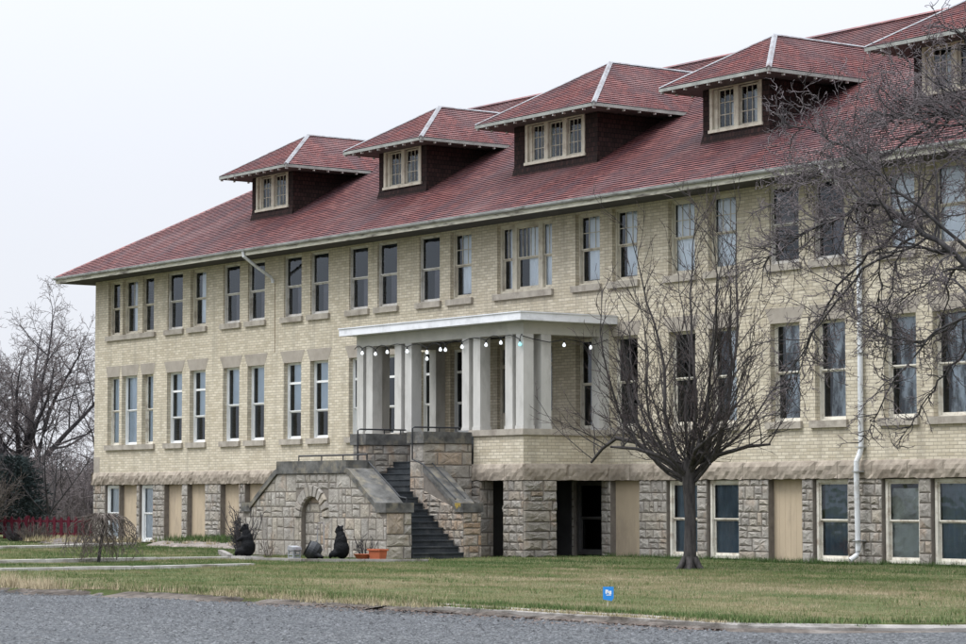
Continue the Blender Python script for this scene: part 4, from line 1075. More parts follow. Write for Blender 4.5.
# ------------------------------------------------------------------ bare trees
class Tubes:
    def __init__(s): s.V=[];s.F=[];s.n=0
    def add(s,P,Rr,k):
        P=np.asarray(P,float); Rr=np.asarray(Rr,float); m=len(P)
        D=np.gradient(P,axis=0); D/=np.linalg.norm(D,axis=1)[:,None]+1e-9
        ref=np.where(np.abs(D[:,2:3])<.92,np.array([[0,0,1.]]),np.array([[1.,0,0]]))
        E1=np.cross(D,ref); E1/=np.linalg.norm(E1,axis=1)[:,None]+1e-9; E2=np.cross(D,E1)
        a=np.arange(k)*2*np.pi/k
        V=P[:,None,:]+Rr[:,None,None]*(np.cos(a)[None,:,None]*E1[:,None,:]+np.sin(a)[None,:,None]*E2[:,None,:])
        i=np.arange(m-1)[:,None]*k; j=np.arange(k)[None,:]; j2=(j+1)%k
        F=np.stack([i+j,i+j2,i+k+j2,i+k+j],-1).reshape(-1,4)+s.n
        s.V.append(V.reshape(-1,3)); s.F.append(F); s.n+=m*k
    def build(s,name,mat,parent): 
        return big_mesh(name,np.concatenate(s.V)-np.array(wloc(parent)),np.concatenate(s.F),mat,None,None) if False else _lp(name,s,mat,parent)
def _lp(name,s,mat,parent):
    ob=big_mesh(name,np.concatenate(s.V),np.concatenate(s.F),mat); ob.parent=parent; ob.location=-wloc(parent); return ob
def unit(v): return v/(np.linalg.norm(v)+1e-9)
def perp(r,d):
    a=r.normal(size=3); a-=d*a.dot(d); return unit(a)
def grow(r,out,p,d,L,rad,lvl,cfg):
    """cfg[lvl]: n seg, wander, up pull, children per metre, angle, length ratio, radius ratio, start frac; out[lvl] Tubes"""
    c=cfg[lvl]; n=c['n']; P=[p];R_=[rad]; q=p.copy(); dd=d.copy()
    for i in range(n):
        dd=unit(dd+r.normal(size=3)*c['w']+np.array([0,0,c['up']]) ); q=q+dd*L/n; P.append(q); R_.append(rad*(1-(i+1)/n)*(1-c.get('tip',.25))+rad*c.get('tip',.25))
    out[lvl].add(P,R_,c['k'])
    if lvl+1<len(cfg):
        cc=cfg[lvl+1]; m=int(L*c['cpm']+r.rand()); 
        for i in range(m):
            t=c['s']+(1-c['s'])*(i+r.rand())/max(m,1); x=t*n; j=min(int(x),n-1); f=x-j
            pos=P[j]*(1-f)+P[j+1]*f; dr=unit(P[j+1]-P[j]); ang=c['ang']*r.uniform(.65,1.3)
            nd=unit(dr*math.cos(ang)+perp(r,dr)*math.sin(ang))
            l=L*c['lr']*r.uniform(.55,1.15)*(1-c.get('tl',.55)*t); rr=max(cc['rmin'],(rad*(1-.75*t))*c['rr']*r.uniform(.7,1.))
            grow(r,out,pos,nd,l,rr,lvl+1,cfg)

# the pollarded tree on the lawn
tr_=thing('bare_tree','bare tree with dark trunk and many upright shoots on the lawn beside the porch','tree',(46.04,-7.42,0))
r=np.random.RandomState(5); B=np.array([46.04,-7.42,0.])
tk=Tubes(); 
tk.add([B+[0,0,-.1],B+[0,0,.06],B+[.0,0,.25],B+[.01,0,.7],B+[.0,.02,1.3],B+[-.02,.0,1.9],B+[-.02,0,2.35],B+[.0,0,2.75]],[.25,.20,.165,.148,.14,.15,.18,.12],14)
for k in range(6):
    a=k*1.05+.3; tk.add([B+[.12*math.cos(a),.12*math.sin(a),.28],B+[.26*math.cos(a),.26*math.sin(a),.07],B+[.42*math.cos(a),.42*math.sin(a),-.04]],[.10,.075,.03],7)
tr0=_lp('trunk',tk,M['bark'],tr_)
cfg=[dict(n=11,w=.115,up=.17,k=8,cpm=2.9,ang=.66,lr=.40,rr=.46,s=.2,tip=.14,tl=.45),
     dict(n=7,w=.13,up=.08,k=4,cpm=2.7,ang=.66,lr=.42,rr=.6,s=.12,tip=.35,rmin=.012,tl=.4),
     dict(n=5,w=.10,up=.06,k=3,cpm=3.4,ang=.7,lr=.45,rr=.6,s=.1,tip=.5,rmin=.0085,tl=.3),
     dict(n=3,w=.12,up=.05,k=3,cpm=0,ang=.7,lr=.4,rr=.6,s=.1,tip=.6,rmin=.006)]
out=[Tubes() for _ in cfg]
fk=B+np.array([-.01,0,2.3])
stems=[(-.95,.1,1.0,4.1,.085),(-.55,-.5,1.0,5.4,.10),(-.42,.35,1.1,5.6,.10),(-.15,-.2,1.1,6.4,.12),(.05,.3,1.1,6.7,.12),(.2,-.15,1.1,6.5,.12),(.38,.3,1.0,5.9,.105),(.62,-.3,1.0,5.3,.095),(.95,.25,.95,4.7,.085),(.12,.1,1.2,6.9,.10),(-1.15,-.25,.8,4.6,.085),(-1.3,.3,.6,4.0,.08),(-.85,.0,.9,5.2,.09),(1.15,-.2,.7,4.2,.08),(.1,-.8,1.,5.,.085),(-.1,.85,1.,5.2,.085),(.75,.6,.9,4.6,.075),(-.8,-.6,.8,4.2,.075),]
for i,(a,b,c,L,rd) in enumerate(stems):
    g=.92
    grow(r,out,fk+np.array([a*.18,b*.18,r.uniform(-.15,.35)]),unit(np.array([a*1.8+.2*np.sign(a),b*1.8,.8])),L*1.0,rd*.50,0,cfg)
# low crooked pollard arms with bristling shoots
arms=[([(0,0,-.1),(-.6,-.05,.25),(-1.2,-.1,.5),(-1.9,-.15,.85),(-2.6,-.2,.95),(-3.1,-.25,.7),(-3.5,-.3,.35)],.085),
      ([(.1,0,.1),(.35,-.1,.45),(.7,-.2,.55),(1.0,-.25,.40),(1.15,-.3,.25)],.06),([(0,-.1,0),(-.3,-.6,.45),(-.7,-1.1,.65),(-1.2,-1.5,.7)],.07),([(0,.1,0),(.4,.6,.5),(.9,1.1,.7),(1.5,1.3,.75)],.07),([(0,.1,0),(-.5,.6,.5),(-1.2,1.0,.8),(-1.9,1.2,.9)],.065),([(0,0,.1),(.7,-.4,.6),(1.5,-.6,.9),(2.2,-.7,1.15)],.06)]
for pts,rd in arms:
    Pp=[fk+np.array(q) for q in pts]; out[0].add(Pp,[rd*(1-.6*i/(len(Pp)-1)) for i in range(len(Pp))],8)
    for j in range(1,len(Pp)):
        for q in range(4):
            t=r.rand(); p=Pp[j-1]*(1-t)+Pp[j]*t; d=unit(np.array([r.normal(0,.55)+(.0 if abs(pts[-1][0])<.2 else .35*np.sign(pts[-1][0])),r.normal(0,.5),r.uniform(.1,1.1)]))
            grow(r,out,p,d,r.uniform(.7,2.4),r.uniform(.012,.022),1,cfg)
for q in range(26):   # brush of shoots out of the pollard head
    d=unit(np.array([r.normal(0,.8),r.normal(0,.8),r.uniform(.15,1.0)])); grow(r,out,fk+d*.2+np.array([0,0,.25]),d,r.uniform(1.2,3.4),r.uniform(.012,.024),1,cfg)
def merge(outs):
    T=Tubes()
    for t in outs:
        if not t.n: continue
        # each block already carries offsets local to its own Tubes
        V=np.concatenate(t.V); F=np.concatenate(t.F)+T.n; T.V.append(V); T.F.append(F); T.n+=len(V)
    return T
_lp('branches',merge(out[:2]),M['bark'],tr_); _lp('twigs',merge(out[2:]),M['twig'],tr_)
# the spreading old tree at the right edge of the view
T2=np.array([62.2,-11.4,0.])
tb=thing('spreading_tree','large bare tree at right edge, tangled grey limbs reaching across roof and windows','tree',tuple(T2))
tk=Tubes(); tk.add([T2+[0,0,-.1],T2+[0,0,.3],T2+[-.02,0,1.4],T2+[-.1,.05,2.8],T2+[-.15,.0,3.6]],[.42,.30,.24,.22,.20],14); _lp('trunk',tk,M['bark2'],tb)
cfg2=[dict(n=12,w=.13,up=.00,k=8,cpm=2.6,ang=.75,lr=.36,rr=.42,s=.22,tip=.16,tl=.35),
      dict(n=9,w=.22,up=.01,k=5,cpm=5.2,ang=.8,lr=.46,rr=.5,s=.10,tip=.25,rmin=.012,tl=.3),
      dict(n=7,w=.27,up=.02,k=3,cpm=7.5,ang=.9,lr=.48,rr=.55,s=.08,tip=.45,rmin=.009,tl=.25),
      dict(n=4,w=.34,up=.03,k=3,cpm=0,ang=.9,lr=.4,rr=.6,s=.1,tip=.7,rmin=.0065)]
r=np.random.RandomState(12); out=[Tubes() for _ in cfg2]
F0=T2+np.array([-.15,0,3.4])
def limb(pts,rd,seedn,dens=1.0,ll=(1.2,3.0)):
    Pp=[np.array(p,float) for p in pts]
    # smooth with catmull sampling
    Q=[]
    for i in range(len(Pp)-1):
        p0=Pp[max(i-1,0)];p1=Pp[i];p2=Pp[i+1];p3=Pp[min(i+2,len(Pp)-1)]
        for t in np.linspace(0,1,6)[:-1]: Q.append(.5*((2*p1)+(-p0+p2)*t+(2*p0-5*p1+4*p2-p3)*t*t+(-p0+3*p1-3*p2+p3)*t**3)+r.normal(size=3)*.03)
    Q.append(Pp[-1]); Rr=[rd*.48*(1-.8*(i/(len(Q)-1))) for i in range(len(Q))]
    out[0].add(Q,Rr,8)
    L=sum(np.linalg.norm(Q[i+1]-Q[i]) for i in range(len(Q)-1)); m=int(L*5.8*dens)
    for i in range(m):
        t=.22+.78*(i+r.rand())/m; x=t*(len(Q)-1); j=min(int(x),len(Q)-2); f=x-j; pos=Q[j]*(1-f)+Q[j+1]*f; dr=unit(Q[j+1]-Q[j])
        nd=unit(dr*math.cos(.8)+perp(r,dr)*math.sin(.8)*1.0+np.array([0,0,r.uniform(-.15,.35)])); grow(r,out,pos,nd,r.uniform(*ll)*(1.05-.62*t),max(.012,rd*(1-.8*t)*.26),1,cfg2)
limb([F0,(60.9,-11.3,6.6),(59.6,-11.,8.9),(58.4,-10.8,9.3),(57.2,-10.9,9.5),(56.0,-10.8,9.7)],.17,1,1.35)
limb([(57.9,-10.8,9.35),(57.0,-11.1,8.9),(56.2,-11.3,8.55),(55.0,-11.4,8.5),(53.6,-11.3,8.55)],.07,2,1.5,(1.0,2.2))
limb([F0,(60.6,-12.,5.6),(59.0,-12.4,6.9),(57.6,-12.4,7.6),(56.2,-12.2,7.35),(55.0,-12.1,7.1),(53.9,-12.,6.6)],.15,3,1.25)
limb([(58.6,-12.4,7.1),(57.4,-12.6,6.4),(56.6,-12.7,5.6),(55.9,-12.7,4.6),(55.4,-12.6,3.9)],.07,4,1.1,(.9,1.9))
limb([F0,(60.8,-10.6,5.0),(59.4,-10.2,5.6),(58.0,-10.,5.5),(56.7,-10.,5.0),(55.7,-10.1,5.1),(54.6,-10.2,5.6)],.12,5,1.15,(1.,2.2))
limb([(59.2,-10.2,5.55),(58.4,-10.6,4.7),(57.7,-10.9,3.9),(57.2,-11.,3.2),(56.9,-11.1,2.75)],.06,6,1.1,(.6,1.5))
limb([(60.6,-12.,5.4),(59.6,-12.7,4.9),(58.9,-13.,4.1),(58.3,-13.1,3.3),(58.1,-13.2,2.9)],.06,7,1.1,(.6,1.5))
limb([F0,(61.8,-11.,6.6),(61.2,-10.4,9.4),(60.6,-10.,11.4),(60.2,-9.8,12.6)],.12,8,.5,(1.0,2.2))
limb([(59.6,-11.,8.9),(59.0,-11.8,9.8),(58.4,-12.3,10.4)],.05,9,.7,(.8,1.6))
limb([(57.6,-12.4,7.6),(56.4,-12.0,8.3),(55.2,-11.6,8.5),(54.0,-11.3,8.2),(53.3,-11.2,7.9)],.06,20,1.2,(.9,2.0))
limb([(58.0,-10.,5.5),(57.0,-9.4,6.2),(55.8,-9.0,6.3),(54.7,-8.9,5.9),(53.9,-8.8,5.3)],.06,21,1.2,(.9,1.9))
limb([(59.0,-12.4,6.9),(58.0,-13.0,6.2),(57.0,-13.3,5.2),(56.3,-13.4,4.2),(55.9,-13.4,3.4)],.06,22,1.2,(.8,1.7))
limb([(57.6,-12.4,7.6),(57.2,-11.8,6.4),(56.7,-11.4,5.5),(56.4,-11.2,4.6)],.045,23,1.2,(.7,1.5))
limb([(59.6,-11.,8.9),(58.9,-12.0,8.0),(58.6,-12.6,6.6),(58.5,-12.9,5.2),(58.5,-13.,4.0)],.05,24,1.2,(.8,1.6))
limb([(60.4,-12.,6.0),(59.4,-13.4,7.6),(58.4,-14.2,8.6),(57.6,-14.8,9.0)],.08,10,1.3,(1.,2.4))
limb([F0,(63.5,-11.,6.2),(65.6,-10.6,8.6),(67.2,-10.3,9.8)],.16,11,.6); limb([F0,(62.8,-13.,6.4),(63.8,-15.4,8.6),(64.3,-17.,9.6)],.15,12,.5); limb([F0,(62.4,-9.6,6.4),(63.2,-7.4,8.8),(63.6,-6.,10.)],.15,13,.6); limb([F0,(62.0,-11.4,7.),(62.6,-11.,10.5),(62.5,-11.,13.)],.15,14,.6)
_lp('branches',merge(out[:2]),M['bark2'],tb); _lp('twigs',merge(out[2:]),M['twig2'],tb)

# weeping ornamental tree in front of the left end
Bw=np.array([30.6,-15.4,0.]); wt=thing('weeping_tree','small bare weeping tree with drooping brown twigs at the left of the lawn','tree',tuple(Bw))
r=np.random.RandomState(8); tk=Tubes(); tk.add([Bw+[-.12,-.05,-.05],Bw+[-.06,-.02,.4],Bw+[.02,0,.85],Bw+[.06,0,1.18]],[.055,.042,.04,.05],8); _lp('trunk',tk,M['bark2'],wt)
T_=Tubes()
for i in range(95):
    a=r.uniform(0,6.28); rad=r.uniform(.45,1.15)*(.98 if i%3 else .6); top=1.15+r.uniform(.0,.22); end=r.uniform(.0,.75)
    p0=Bw+[.06,0,1.12]; c_,s_=math.cos(a),math.sin(a)
    pts=[p0,p0+[c_*rad*.35,s_*rad*.35,.10+r.uniform(-.03,.12)],p0+[c_*rad*.7,s_*rad*.7,.02+r.uniform(-.08,.1)]]
    n=5
    for k in range(1,n+1): pts.append(np.array([Bw[0]+c_*rad*(.85+.15*k/n)+r.normal(0,.06),Bw[1]+s_*rad*(.85+.15*k/n)+r.normal(0,.06),(pts[2][2]-.05)*(1-k/n)+end*(k/n)]))
    T_.add(pts,[.02,.014,.010]+[.008]*n,3)
    for q in range(3):
        j=r.randint(2,len(pts)-1); p=pts[j]; T_.add([p,p+[r.normal(0,.06),r.normal(0,.06),-.12],p+[r.normal(0,.1),r.normal(0,.1),-.28]],[.007,.006,.005],3)
_lp('branches',T_,M['brush'],wt)

# ---- trees behind, to the left
def far_tree(base,h,seed,label,trunks,spread,mats=('bark3','twig3'),lvl0=7,group=None,r0=.3,name='bare_tree',cpm=1.15):
    t=thing(name,label,'tree',tuple(base),group); r=np.random.RandomState(seed); base=np.array(base,float)
    cf=[dict(n=9,w=.10,up=.02,k=6,cpm=cpm,ang=.8,lr=.52,rr=.5,s=.2,tip=.15,tl=.45),dict(n=7,w=.12,up=.05,k=4,cpm=2.2,ang=.75,lr=.46,rr=.5,s=.15,tip=.2,rmin=.028,tl=.3),
        dict(n=5,w=.16,up=.0,k=3,cpm=5.0,ang=.85,lr=.6,rr=.5,s=.1,tip=.3,rmin=.016,tl=.3),dict(n=4,w=.2,up=-.03,k=3,cpm=4.2,ang=.85,lr=.62,rr=.6,s=.1,tip=.5,rmin=.012,tl=.2),dict(n=2,w=.2,up=0,k=3,cpm=0,ang=.8,lr=.6,rr=.6,s=0,tip=.6,rmin=.011)]
    tk=Tubes(); outs=[Tubes() for _ in cf]; zf=h*.16
    for k in range(trunks):
        a=k*2.4+seed; d=np.array([math.cos(a)*.25,math.sin(a)*.25,1.])*(1 if trunks>1 else 1); top=base+unit(d)*zf
        tk.add([base+[0.1*math.cos(a),.1*math.sin(a),-.2],base+unit(d)*zf*.5+[0,0,0],top],[r0*1.3,r0,r0*.85],9)
        for q in range(lvl0):
            b=q*2.4+a+r.uniform(-.3,.3); tl=r.uniform(.25,1.)*spread; grow(r,outs,top+np.array([0,0,-r.uniform(0,.3)]),unit(np.array([math.cos(b)*tl,math.sin(b)*tl,1.])),(h-zf)*r.uniform(.76,.97)*(1-.05*tl),r0*r.uniform(.4,.6),0,cf)
    _lp('trunk',tk,M[mats[0]],t); _lp('branches',merge(outs[:2]),M[mats[0]],t); _lp('twigs',merge(outs[2:]),M[mats[1]],t)
far_tree((-33.5,12.6,0),12.8,3,'tall bare spreading tree with thick forked trunk beyond the left end of the building',2,1.05,lvl0=7,r0=.36)
far_tree((-44.5,8.6,0),12.2,9,'bare tree cut by the left edge of the photo, its low branches behind the thicket',1,.95,lvl0=7,r0=.34)
far_tree((-46.,24.,0),10.5,14,'bare tree rising just left of the building corner above the red fence',1,.75,lvl0=6,r0=.25)
far_tree((-8.8,2.2,0),6.6,21,'small dark bare tree close beside the left corner of the building',1,.8,('bark2','bark2'),lvl0=5,r0=.10,name='small_tree')
# dark evergreen
def evergreen(base,h,rad,seed,label):
    t=thing('evergreen_tree',label,'tree',tuple(base)); r=np.random.RandomState(seed); b=np.array(base,float)
    tk=Tubes(); tk.add([b+[0,0,-.1],b+[0,0,h*.5],b+[0,0,h*.95]],[.16,.1,.03],7); _lp('trunk',tk,M['bark2'],t)
    V=[];F=[]
    for i in range(3400):
        z=h*(.06+.92*r.rand()**.85); q=rad*(1-.62*(z/h)**1.5)*(.45+.55*r.rand()**.5)*(1+.30*math.sin(z*4.1+3*math.sin(r.uniform(0,6.28)))) *r.uniform(.75,1.2); a=r.uniform(0,6.28)
        p=b+[q*math.cos(a),q*math.sin(a),z]
        for k in range(5):
            d=unit(np.array([math.cos(a),math.sin(a),r.uniform(-.3,.7)])+r.normal(size=3)*.45); w=perp(r,d)*.022; l=r.uniform(.14,.34); n=len(V); V+= [p-w,p+w,p+d*l]; F.append((n,n+1,n+2))
    ob=big_mesh('crown',V,F,M['needle']); ob.parent=t; ob.location=-wloc(t)
evergreen((-13.0,-2.6,0),4.9,1.75,2,'dark evergreen tree behind the thicket at the far left edge')
evergreen((-10.6,1.3,0),3.6,1.7,4,'lower dark evergreen bush beside the taller evergreen at left')
# brush in front of the fence, individually rooted shrubs
def shrub(base,h,rad,n,seed,label,group=None,mat='brush',name='bare_shrub',rm=.012):
    t=thing(name,label,'shrub',tuple(base),group); r=np.random.RandomState(seed); b=np.array(base,float)
    cf=[dict(n=6,w=.10,up=.05,k=4,cpm=4.2,ang=.5,lr=.45,rr=.6,s=.15,tip=.35,tl=.4),dict(n=4,w=.15,up=.04,k=3,cpm=4.,ang=.65,lr=.5,rr=.6,s=.1,tip=.5,rmin=rm*.8,tl=.3),dict(n=3,w=.2,up=.02,k=3,cpm=0,ang=.65,lr=.5,rr=.6,s=.1,tip=.6,rmin=rm*.65)]
    outs=[Tubes() for _ in cf]
    for i in range(n):
        a=r.uniform(0,6.28); q=r.rand()**.5; grow(r,outs,b+[.3*rad*q*math.cos(a),.3*rad*q*math.sin(a),-.03],unit(np.array([math.cos(a)*q*rad/h*1.1,math.sin(a)*q*rad/h*1.1,1.])),h*r.uniform(.6,1.),rm*r.uniform(1.,1.8),0,cf)
    _lp('stems',merge(outs),M[mat],t)
gS='bare shrubs in front of the red fence'
k=0
for (x,y,h,rd,lb) in ((-8.6,-4.6,3.2,2.1,'leftmost tall bare shrub at the photo edge in front of the fence'),(-5.8,-4.2,3.6,2.0,'tall bare shrub before the evergreen, left of the visible fence run'),(-4.0,-3.4,2.9,1.5,'bare shrub with brown stems beside the left end of the visible red pickets'),(-1.4,-2.6,.8,1.0,'low bare shrub below the middle of the red pickets'),(.9,-3.0,.9,1.0,'lowest tangled bare shrub at the foot of the building corner')):
    shrub((x,y,0),h,rd,80,300+k,lb,gS,'bark3' if k%2 else 'brush'); k+=1
# far thicket as one mass
Tt=Tubes(); r=np.random.RandomState(77)
for i in range(3600):
    u=r.rand(); x=-40+39*u; y=-9+10.5*u+r.uniform(5,26)*(1-.2*u)+3; 
    if x>-1.2: continue
    h=r.uniform(1.4,3.9); a=r.uniform(0,6.28); l=r.uniform(0,.35)
    p=np.array([x,y,0.]); P3=[p,p+[l*h*.4*math.cos(a),l*h*.4*math.sin(a),h*.5],p+[l*h*math.cos(a)+r.normal(0,.1),l*h*math.sin(a),h]]
    Tt.add(P3,[.03,.02,.012],3)
    for q in range(5):
        t=r.uniform(.3,1); s=P3[0]*(1-t)+P3[2]*t; Tt.add([s,s+[r.normal(0,.3),r.normal(0,.3),r.uniform(.1,.6)],s+[r.normal(0,.5),r.normal(0,.5),r.uniform(.2,1.)]],[.015,.012,.009],3)
ob=big_mesh('thicket',np.concatenate(Tt.V),np.concatenate(Tt.F),M['twig3']); tag(ob,None,None,kind='stuff')

# ------------------------------------------------------------------ red picket fence
fe=thing('picket_fence','low dark red picket fence left of the building, behind bare shrubs','fence',(-3.,-.9,0))
a=Vector((-.35,.55,0)); b=Vector((-9.5,-4.9,0)); d=(b-a).normalized(); L=(b-a).length; ang=math.atan2(d.y,d.x)
mb=MB()
for z in (.28,.80):
    mb.obox(Matrix.Translation(a+d*L/2+Vector((0,0,z)))@Matrix.Rotation(ang,4,'Z'),L,.04,.09)
mb.build('rail',M['fence'],fe)
n=int(L/.34)
for i in range(n):
    p=a+d*(i+.5)*L/n; mb=MB(); w=.075; nrm=Vector((-d.y,d.x,0)); h=1.0+.02*math.sin(i*2.1)
    prof=[(-w,.08),(w,.08),(w,h-.10),(0,h),(-w,h-.10)]
    mb.prism(prof,.03,.055,lambda u,v,q:tuple(d*u+nrm*(q*1.0)*1+Vector((0,0,v))))
    ob=mb.build('picket',M['fence'],fe,tuple(p-Vector(fe.location)))
for i in range(4):
    p=a+d*L*(i+.02)/3.05; mb=MB(); mb.obox(Matrix.Translation(p-nrm*.07+Vector((0,0,.5)))@Matrix.Rotation(ang,4,'Z'),.1,.1,1.05); mb.build('post',M['fence'],fe)

# ------------------------------------------------------------------ statues and garden things
def blob(parts,name,mats,loc,voxel=.022,rotz=0,subd=2):
    """one continuous body from overlapping ellipsoids"""
    bm=bmesh.new()
    for (c,s,rot) in parts:
        Mx=Matrix.Translation(c)@Matrix.Rotation(rot[2],4,'Z')@Matrix.Rotation(rot[1],4,'Y')@Matrix.Rotation(rot[0],4,'X')@Matrix.Diagonal((s[0],s[1],s[2],1))
        bmesh.ops.create_icosphere(bm,subdivisions=3,radius=1,matrix=Mx)
    me=bpy.data.meshes.new(name); bm.to_mesh(me); bm.free(); me.materials.append(mats)
    o=link(name,me,None,loc); o.rotation_euler.z=rotz
    m=o.modifiers.new('r','REMESH'); m.mode='VOXEL'; m.voxel_size=voxel; m.use_smooth_shade=True
    m=o.modifiers.new('s','SMOOTH'); m.iterations=4; m.factor=.5
    tx=bpy.data.textures.new(name+'fur','CLOUDS'); tx.noise_scale=.035
    m=o.modifiers.new('d','DISPLACE'); m.texture=tx; m.strength=.04; m.mid_level=.5
    return o
Z0=(0,0,0)
def bear(loc,rotz,label,pose):
    # facing -x in local space, sitting on its haunches
    parts=[((.06,0,.24),(.25,.24,.25),(0,0,0)),((.03,0,.42),(.20,.19,.24),(0,.1,0)),((-.01,0,.58),(.155,.155,.15),(0,0,0)),
           ((-.07,0,.735),(.135,.125,.12),(0,0,0)),((-.185,0,.70),(.085,.062,.055),(0,0,0)),((-.245,0,.70),(.035,.038,.035),(0,0,0)),
           ((-.03,.095,.84),(.035,.04,.045),(0,0,0)),((-.03,-.095,.84),(.035,.04,.045),(0,0,0)),
           ((-.10,.19,.13),(.20,.085,.10),(0,0,.12)),((-.10,-.19,.13),(.20,.085,.10),(0,0,-.12)),((-.29,.20,.08),(.055,.06,.085),(0,0,0)),((-.29,-.20,.08),(.055,.06,.085),(0,0,0))]
    if pose=='hold': # forelegs held forward
        parts+= [((-.13,.15,.47),(.155,.055,.06),(0,-.35,.1)),((-.13,-.15,.47),(.155,.055,.06),(0,-.35,-.1)),((-.27,.13,.42),(.055,.05,.045),(0,0,0)),((-.27,-.13,.42),(.055,.05,.045),(0,0,0))]
    else:            # forelegs straight down
        parts+= [((-.15,.10,.33),(.06,.06,.24),(0,.15,0)),((-.15,-.10,.33),(.06,.06,.24),(0,.15,0)),((-.20,.10,.09),(.075,.055,.06),(0,0,0)),((-.20,-.10,.09),(.075,.055,.06),(0,0,0))]
    o=blob(parts,'bear_statue',M['bear'],loc,rotz=rotz); o.scale=(.84,.84,1.06); tag(o,label,'statue','black bear statues by the staircase'); 
    mb=MB()
    bm_=MB(); 
    for i in range(8):
        for k in range(10):
            def s(i,k): 
                th=math.pi*i/8; ph=2*math.pi*k/10; return (-.265+.035*math.cos(th)*-1,.03*math.sin(th)*math.cos(ph),.705+.028*math.sin(th)*math.sin(ph))
            mb.face([s(i,k),s(i,k+1),s(i+1,k+1),s(i+1,k)])
    mb.build('muzzle',M['muzzle'],o,(0,0,0),True)
    return o
bear((30.55,-10.8,.10),.5,'black bear statue sitting alone at the left foot of the staircase beside dry bush','hold')
bear((33.65,-9.6,.07),.15,'black bear statue sitting beneath the arched niche, next to the dark round pot','sit')
mb=MB(); mb.box(30.2,31.0,-11.1,-10.5,0,.10); pl=mb.build('statue_plinth',M['concrete']); tag(pl,'flat pale concrete plinth beneath the left bear statue','plinth')
shrub((29.5,-10.3,0),1.45,.5,26,401,'dry grey bush standing against the left bear statue',None,'bark3','dry_bush',.014)
shrub((33.0,-8.4,0),.85,.42,12,402,'dry dark twiggy plant growing beside the orange planter',None,'bark2','dry_bush',.014)
shrub((28.6,-8.9,0),.7,.3,9,403,'thin brown dry stems in front of the staircase wall',None,'brush','dry_bush',.009)
# dark round pot lying on its side with soil
def lathe(prof,n=24,axis='z'):
    mb=MB()
    for i in range(len(prof)-1):
        (r0,h0),(r1,h1)=prof[i],prof[i+1]
        for k in range(n):
            a,b=2*math.pi*k/n,2*math.pi*(k+1)/n
            f=lambda r,h,t:(r*math.cos(t),r*math.sin(t),h) if axis=='z' else (r*math.cos(t),h,r*math.sin(t))
            mb.face([f(r0,h0,a),f(r0,h0,b),f(r1,h1,b),f(r1,h1,a)])
    return mb
pt=thing('round_pot','dark round iron pot lying tilted on its side between the garden box and bear statue','pot',(32.2,-9.6,.26))
mb=lathe([(0,-.24),(.16,-.22),(.25,-.12),(.275,0),(.25,.12),(.22,.17),(.245,.20),(.225,.20),(.20,.16),(.22,0),(.10,-.16),(0,-.18)]); ob=mb.build('bowl',M['iron'],pt,(0,0,0),True); ob.rotation_euler=(R(62),0,R(-35))
mb=lathe([(0,.10),(.12,.11),(.21,.09)]); o2=mb.build('soil',M['mulch'],ob,(0,0,0),True)
mb=MB(); mb.tube([(.05,0,-.2),(.35,-.05,-.12),(.62,-.08,-.17)],[.09,.07,.04],8); mb.build('dark_stone',M['bear'],pt,(0,0,0),True)
# bent metal frame (shepherd hook pair)
hk=thing('metal_plant_stand','thin pale metal stand with bent top bar in front of the arched niche','plant stand',(31.15,-8.8,0))
mb=MB(); mb.tube([(0,0,0),(0,0,.95),(.04,0,1.03),(.30,0,1.05),(.34,0,.98),(.34,0,.25)],.014,7); mb.build('frame',M['flash'],hk,(0,0,0))
mb=MB(); mb.tube([(0,0,.25),(.34,0,.25)],.012,6); mb.tube([(-.02,0,.55),(-.2,0,.3),(-.25,0,0)],.012,6); mb.build('cross_bar',M['flash'],hk,(0,0,0))
# white lantern-like box
ln=thing('garden_box','small grey slatted garden box with sloping lid left of the dark pot','garden ornament',(31.6,-9.85,.02)); ln.scale=(.85,.85,.95)
mb=MB(); 
for sx in (-.15,.15):
    for sy in (-.13,.13): mb.box(sx-.02,sx+.02,sy-.02,sy+.02,0,.27)
for z in (.05,.14,.23): mb.box(-.15,.15,-.14,-.125,z-.025,z+.025); mb.box(-.15,.15,.125,.14,z-.025,z+.025); mb.box(.14,.155,-.13,.13,z-.025,z+.025); mb.box(-.155,-.14,-.13,.13,z-.025,z+.025)
mb.build('slatted_body',M['gbox'],ln,(0,0,0))
mb=MB(); mb.prism([(-.2,.27),(.2,.27),(.17,.36),(-.13,.40)],-.17,.17,lambda u,v,a:(u,a,v)); mb.build('lid',M['flash'],ln,(0,0,0))
# planters
pn=thing('planter','rectangular orange terracotta planter on the lawn at the foot of the staircase','planter',(34.0,-8.6,.02))
mb=MB()
a=[(-.24,-.10,0),(.24,-.10,0),(.24,.10,0),(-.24,.10,0)]; b=[(-.28,-.13,.27),(.28,-.13,.27),(.28,.13,.27),(-.28,.13,.27)]
for i in range(4): mb.face([a[i],a[(i+1)%4],b[(i+1)%4],b[i]])
mb.face(a[::-1]); mb.build('box',M['terra'],pn,(0,0,0))
mb=MB(); mb.box(-.31,.31,-.16,-.12,.27,.31); mb.box(-.31,.31,.12,.16,.27,.31); mb.box(-.31,-.27,-.12,.12,.27,.31); mb.box(.27,.31,-.12,.12,.27,.31); mb.build('rim',M['terra'],pn,(0,0,0))
mb=MB(); mb.box(-.27,.27,-.12,.12,.22,.25); mb.build('soil',M['mulch'],pn,(0,0,0))
mb=lathe([(0,0),(.15,0),(.24,.13),(.26,.15),(.23,.15),(.14,.04),(0,.04)]); ob=mb.build('bowl_planter',M['terra'],None,(33.45,-8.75,.03),True); tag(ob,'shallow round orange bowl just left of the rectangular planter','planter')
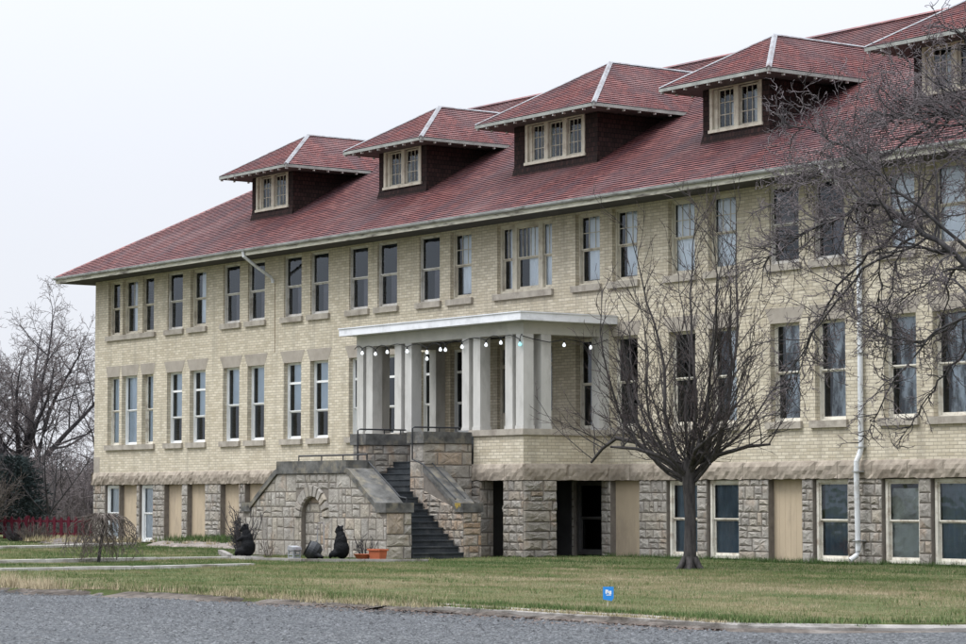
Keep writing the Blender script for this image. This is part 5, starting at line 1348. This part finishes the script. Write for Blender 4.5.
# small blue marker sign near the kerb
sg=thing('marker_sign','small bright blue marker sign with white print on a pale stake by the kerb','sign',(62.2,-22.75,-.06))
dirn=Vector((.813,-.582,0)); rx=Vector((.582,.813,0))
def sp_(u,v,d): return tuple(rx*u+dirn*d+Vector((0,0,v)))
mb=MB(); mb.prism([(-.085,.20),(.055,.175),(.085,.22),(.085,.40),(-.085,.40)],.006,-.004,lambda u,v,a:sp_(u,v,a)); mb.build('panel',M['sign'],sg,(0,0,0))
mb=MB()
for u0,u1,v0,v1 in ((-.045,-.02,.29,.355),(-.02,.0,.325,.35),(-.01,.02,.30,.325),(.01,.05,.28,.335),(-.03,.045,.262,.274)): mb.prism(rect(u0,u1,v0,v1),.0085,.0065,lambda u,v,a:sp_(u,v,a))
mb.build('white_print',M['signw'],sg,(0,0,0))
mb=MB(); mb.tube([sp_(-.01,-.05,-.012),sp_(-.01,.38,-.012)],.007,6); mb.build('stake',M['stake'],sg,(0,0,0))

# ------------------------------------------------------------------ camera, sky, sun
cam=bpy.data.cameras.new('camera'); co=bpy.data.objects.new('camera',cam); COL.objects.link(co); sc.camera=co
ANG=math.atan(1867/math.hypot(2600.,176.)); TP=math.atan(176/2600.)
fh=Vector((-math.cos(ANG),math.sin(ANG),0)); fwd=fh*math.cos(TP)+Vector((0,0,math.sin(TP)))
co.location=(94.8032,-48.5579,1.75); co.rotation_euler=fwd.to_track_quat('-Z','Y').to_euler()
cam.sensor_width=36; cam.lens=2600./966*36; cam.clip_end=3000; cam.clip_start=.1
sun_el,sun_az=52,215
w=bpy.data.worlds.new('World'); sc.world=w; w.use_nodes=True; nt=w.node_tree; nt.nodes.clear(); g=G(nt)
sky=g.n('TexSky',_sky_type='NISHITA'); sky.sun_disc=False; sky.sun_elevation=R(sun_el); sky.sun_rotation=R(180+25)
tc=g.n('TexCoord').outputs['Generated']; sep=g.n('SeparateXYZ',Vector=tc).outputs[2]
z=g.math('MAXIMUM',sep,0.); z=g.math('POWER',z,1.8)
ov_=g.ramp(z,[(0,(.87,.895,.965)),(.12,(.865,.895,.975)),(.6,(.90,.94,1.0))])
gain=g.math('ADD',g.math('MULTIPLY',z,3.3),.97)
cl=g.noise(g.map(tc,(1,1,3.5)),1.6,4,.5); gain=g.math('MULTIPLY',gain,g.math('ADD',.965,g.math('MULTIPLY',cl,.07)))
sc_=g.n('VectorMath',_operation='SCALE',i0=ov_); g.L(g.math('MULTIPLY',gain,9.0),sc_.inputs['Scale'])
mixc=g.mix(.93,sky.outputs[0],sc_.outputs[0])
bg=g.n('Background',Color=mixc,Strength=.1); wo=nt.nodes.new('ShaderNodeOutputWorld'); g.L(bg.outputs[0],wo.inputs[0])
sl_=bpy.data.lights.new('sun','SUN'); sl_.energy=1.9; sl_.angle=R(24); sl_.color=(1,.985,.965); so=bpy.data.objects.new('sun',sl_); COL.objects.link(so)
sd=Vector((-.55,-.95,1.75)).normalized()   # towards the sun
so.rotation_euler=sd.to_track_quat('Z','Y').to_euler(); so.location=(20,-40,60)
sky.sun_elevation=math.asin(sd.z); sky.sun_rotation=math.atan2(sd.x,sd.y)
sc.view_settings.view_transform='Standard'; sc.view_settings.look='None'; sc.view_settings.exposure=.16; sc.view_settings.gamma=1
sc.render.engine='CYCLES'
sc.render.resolution_x=1024; sc.render.resolution_y=683
for o in list(COL.objects):
    for k in ('label','category'):
        if k in o and o[k] is None: del o[k]
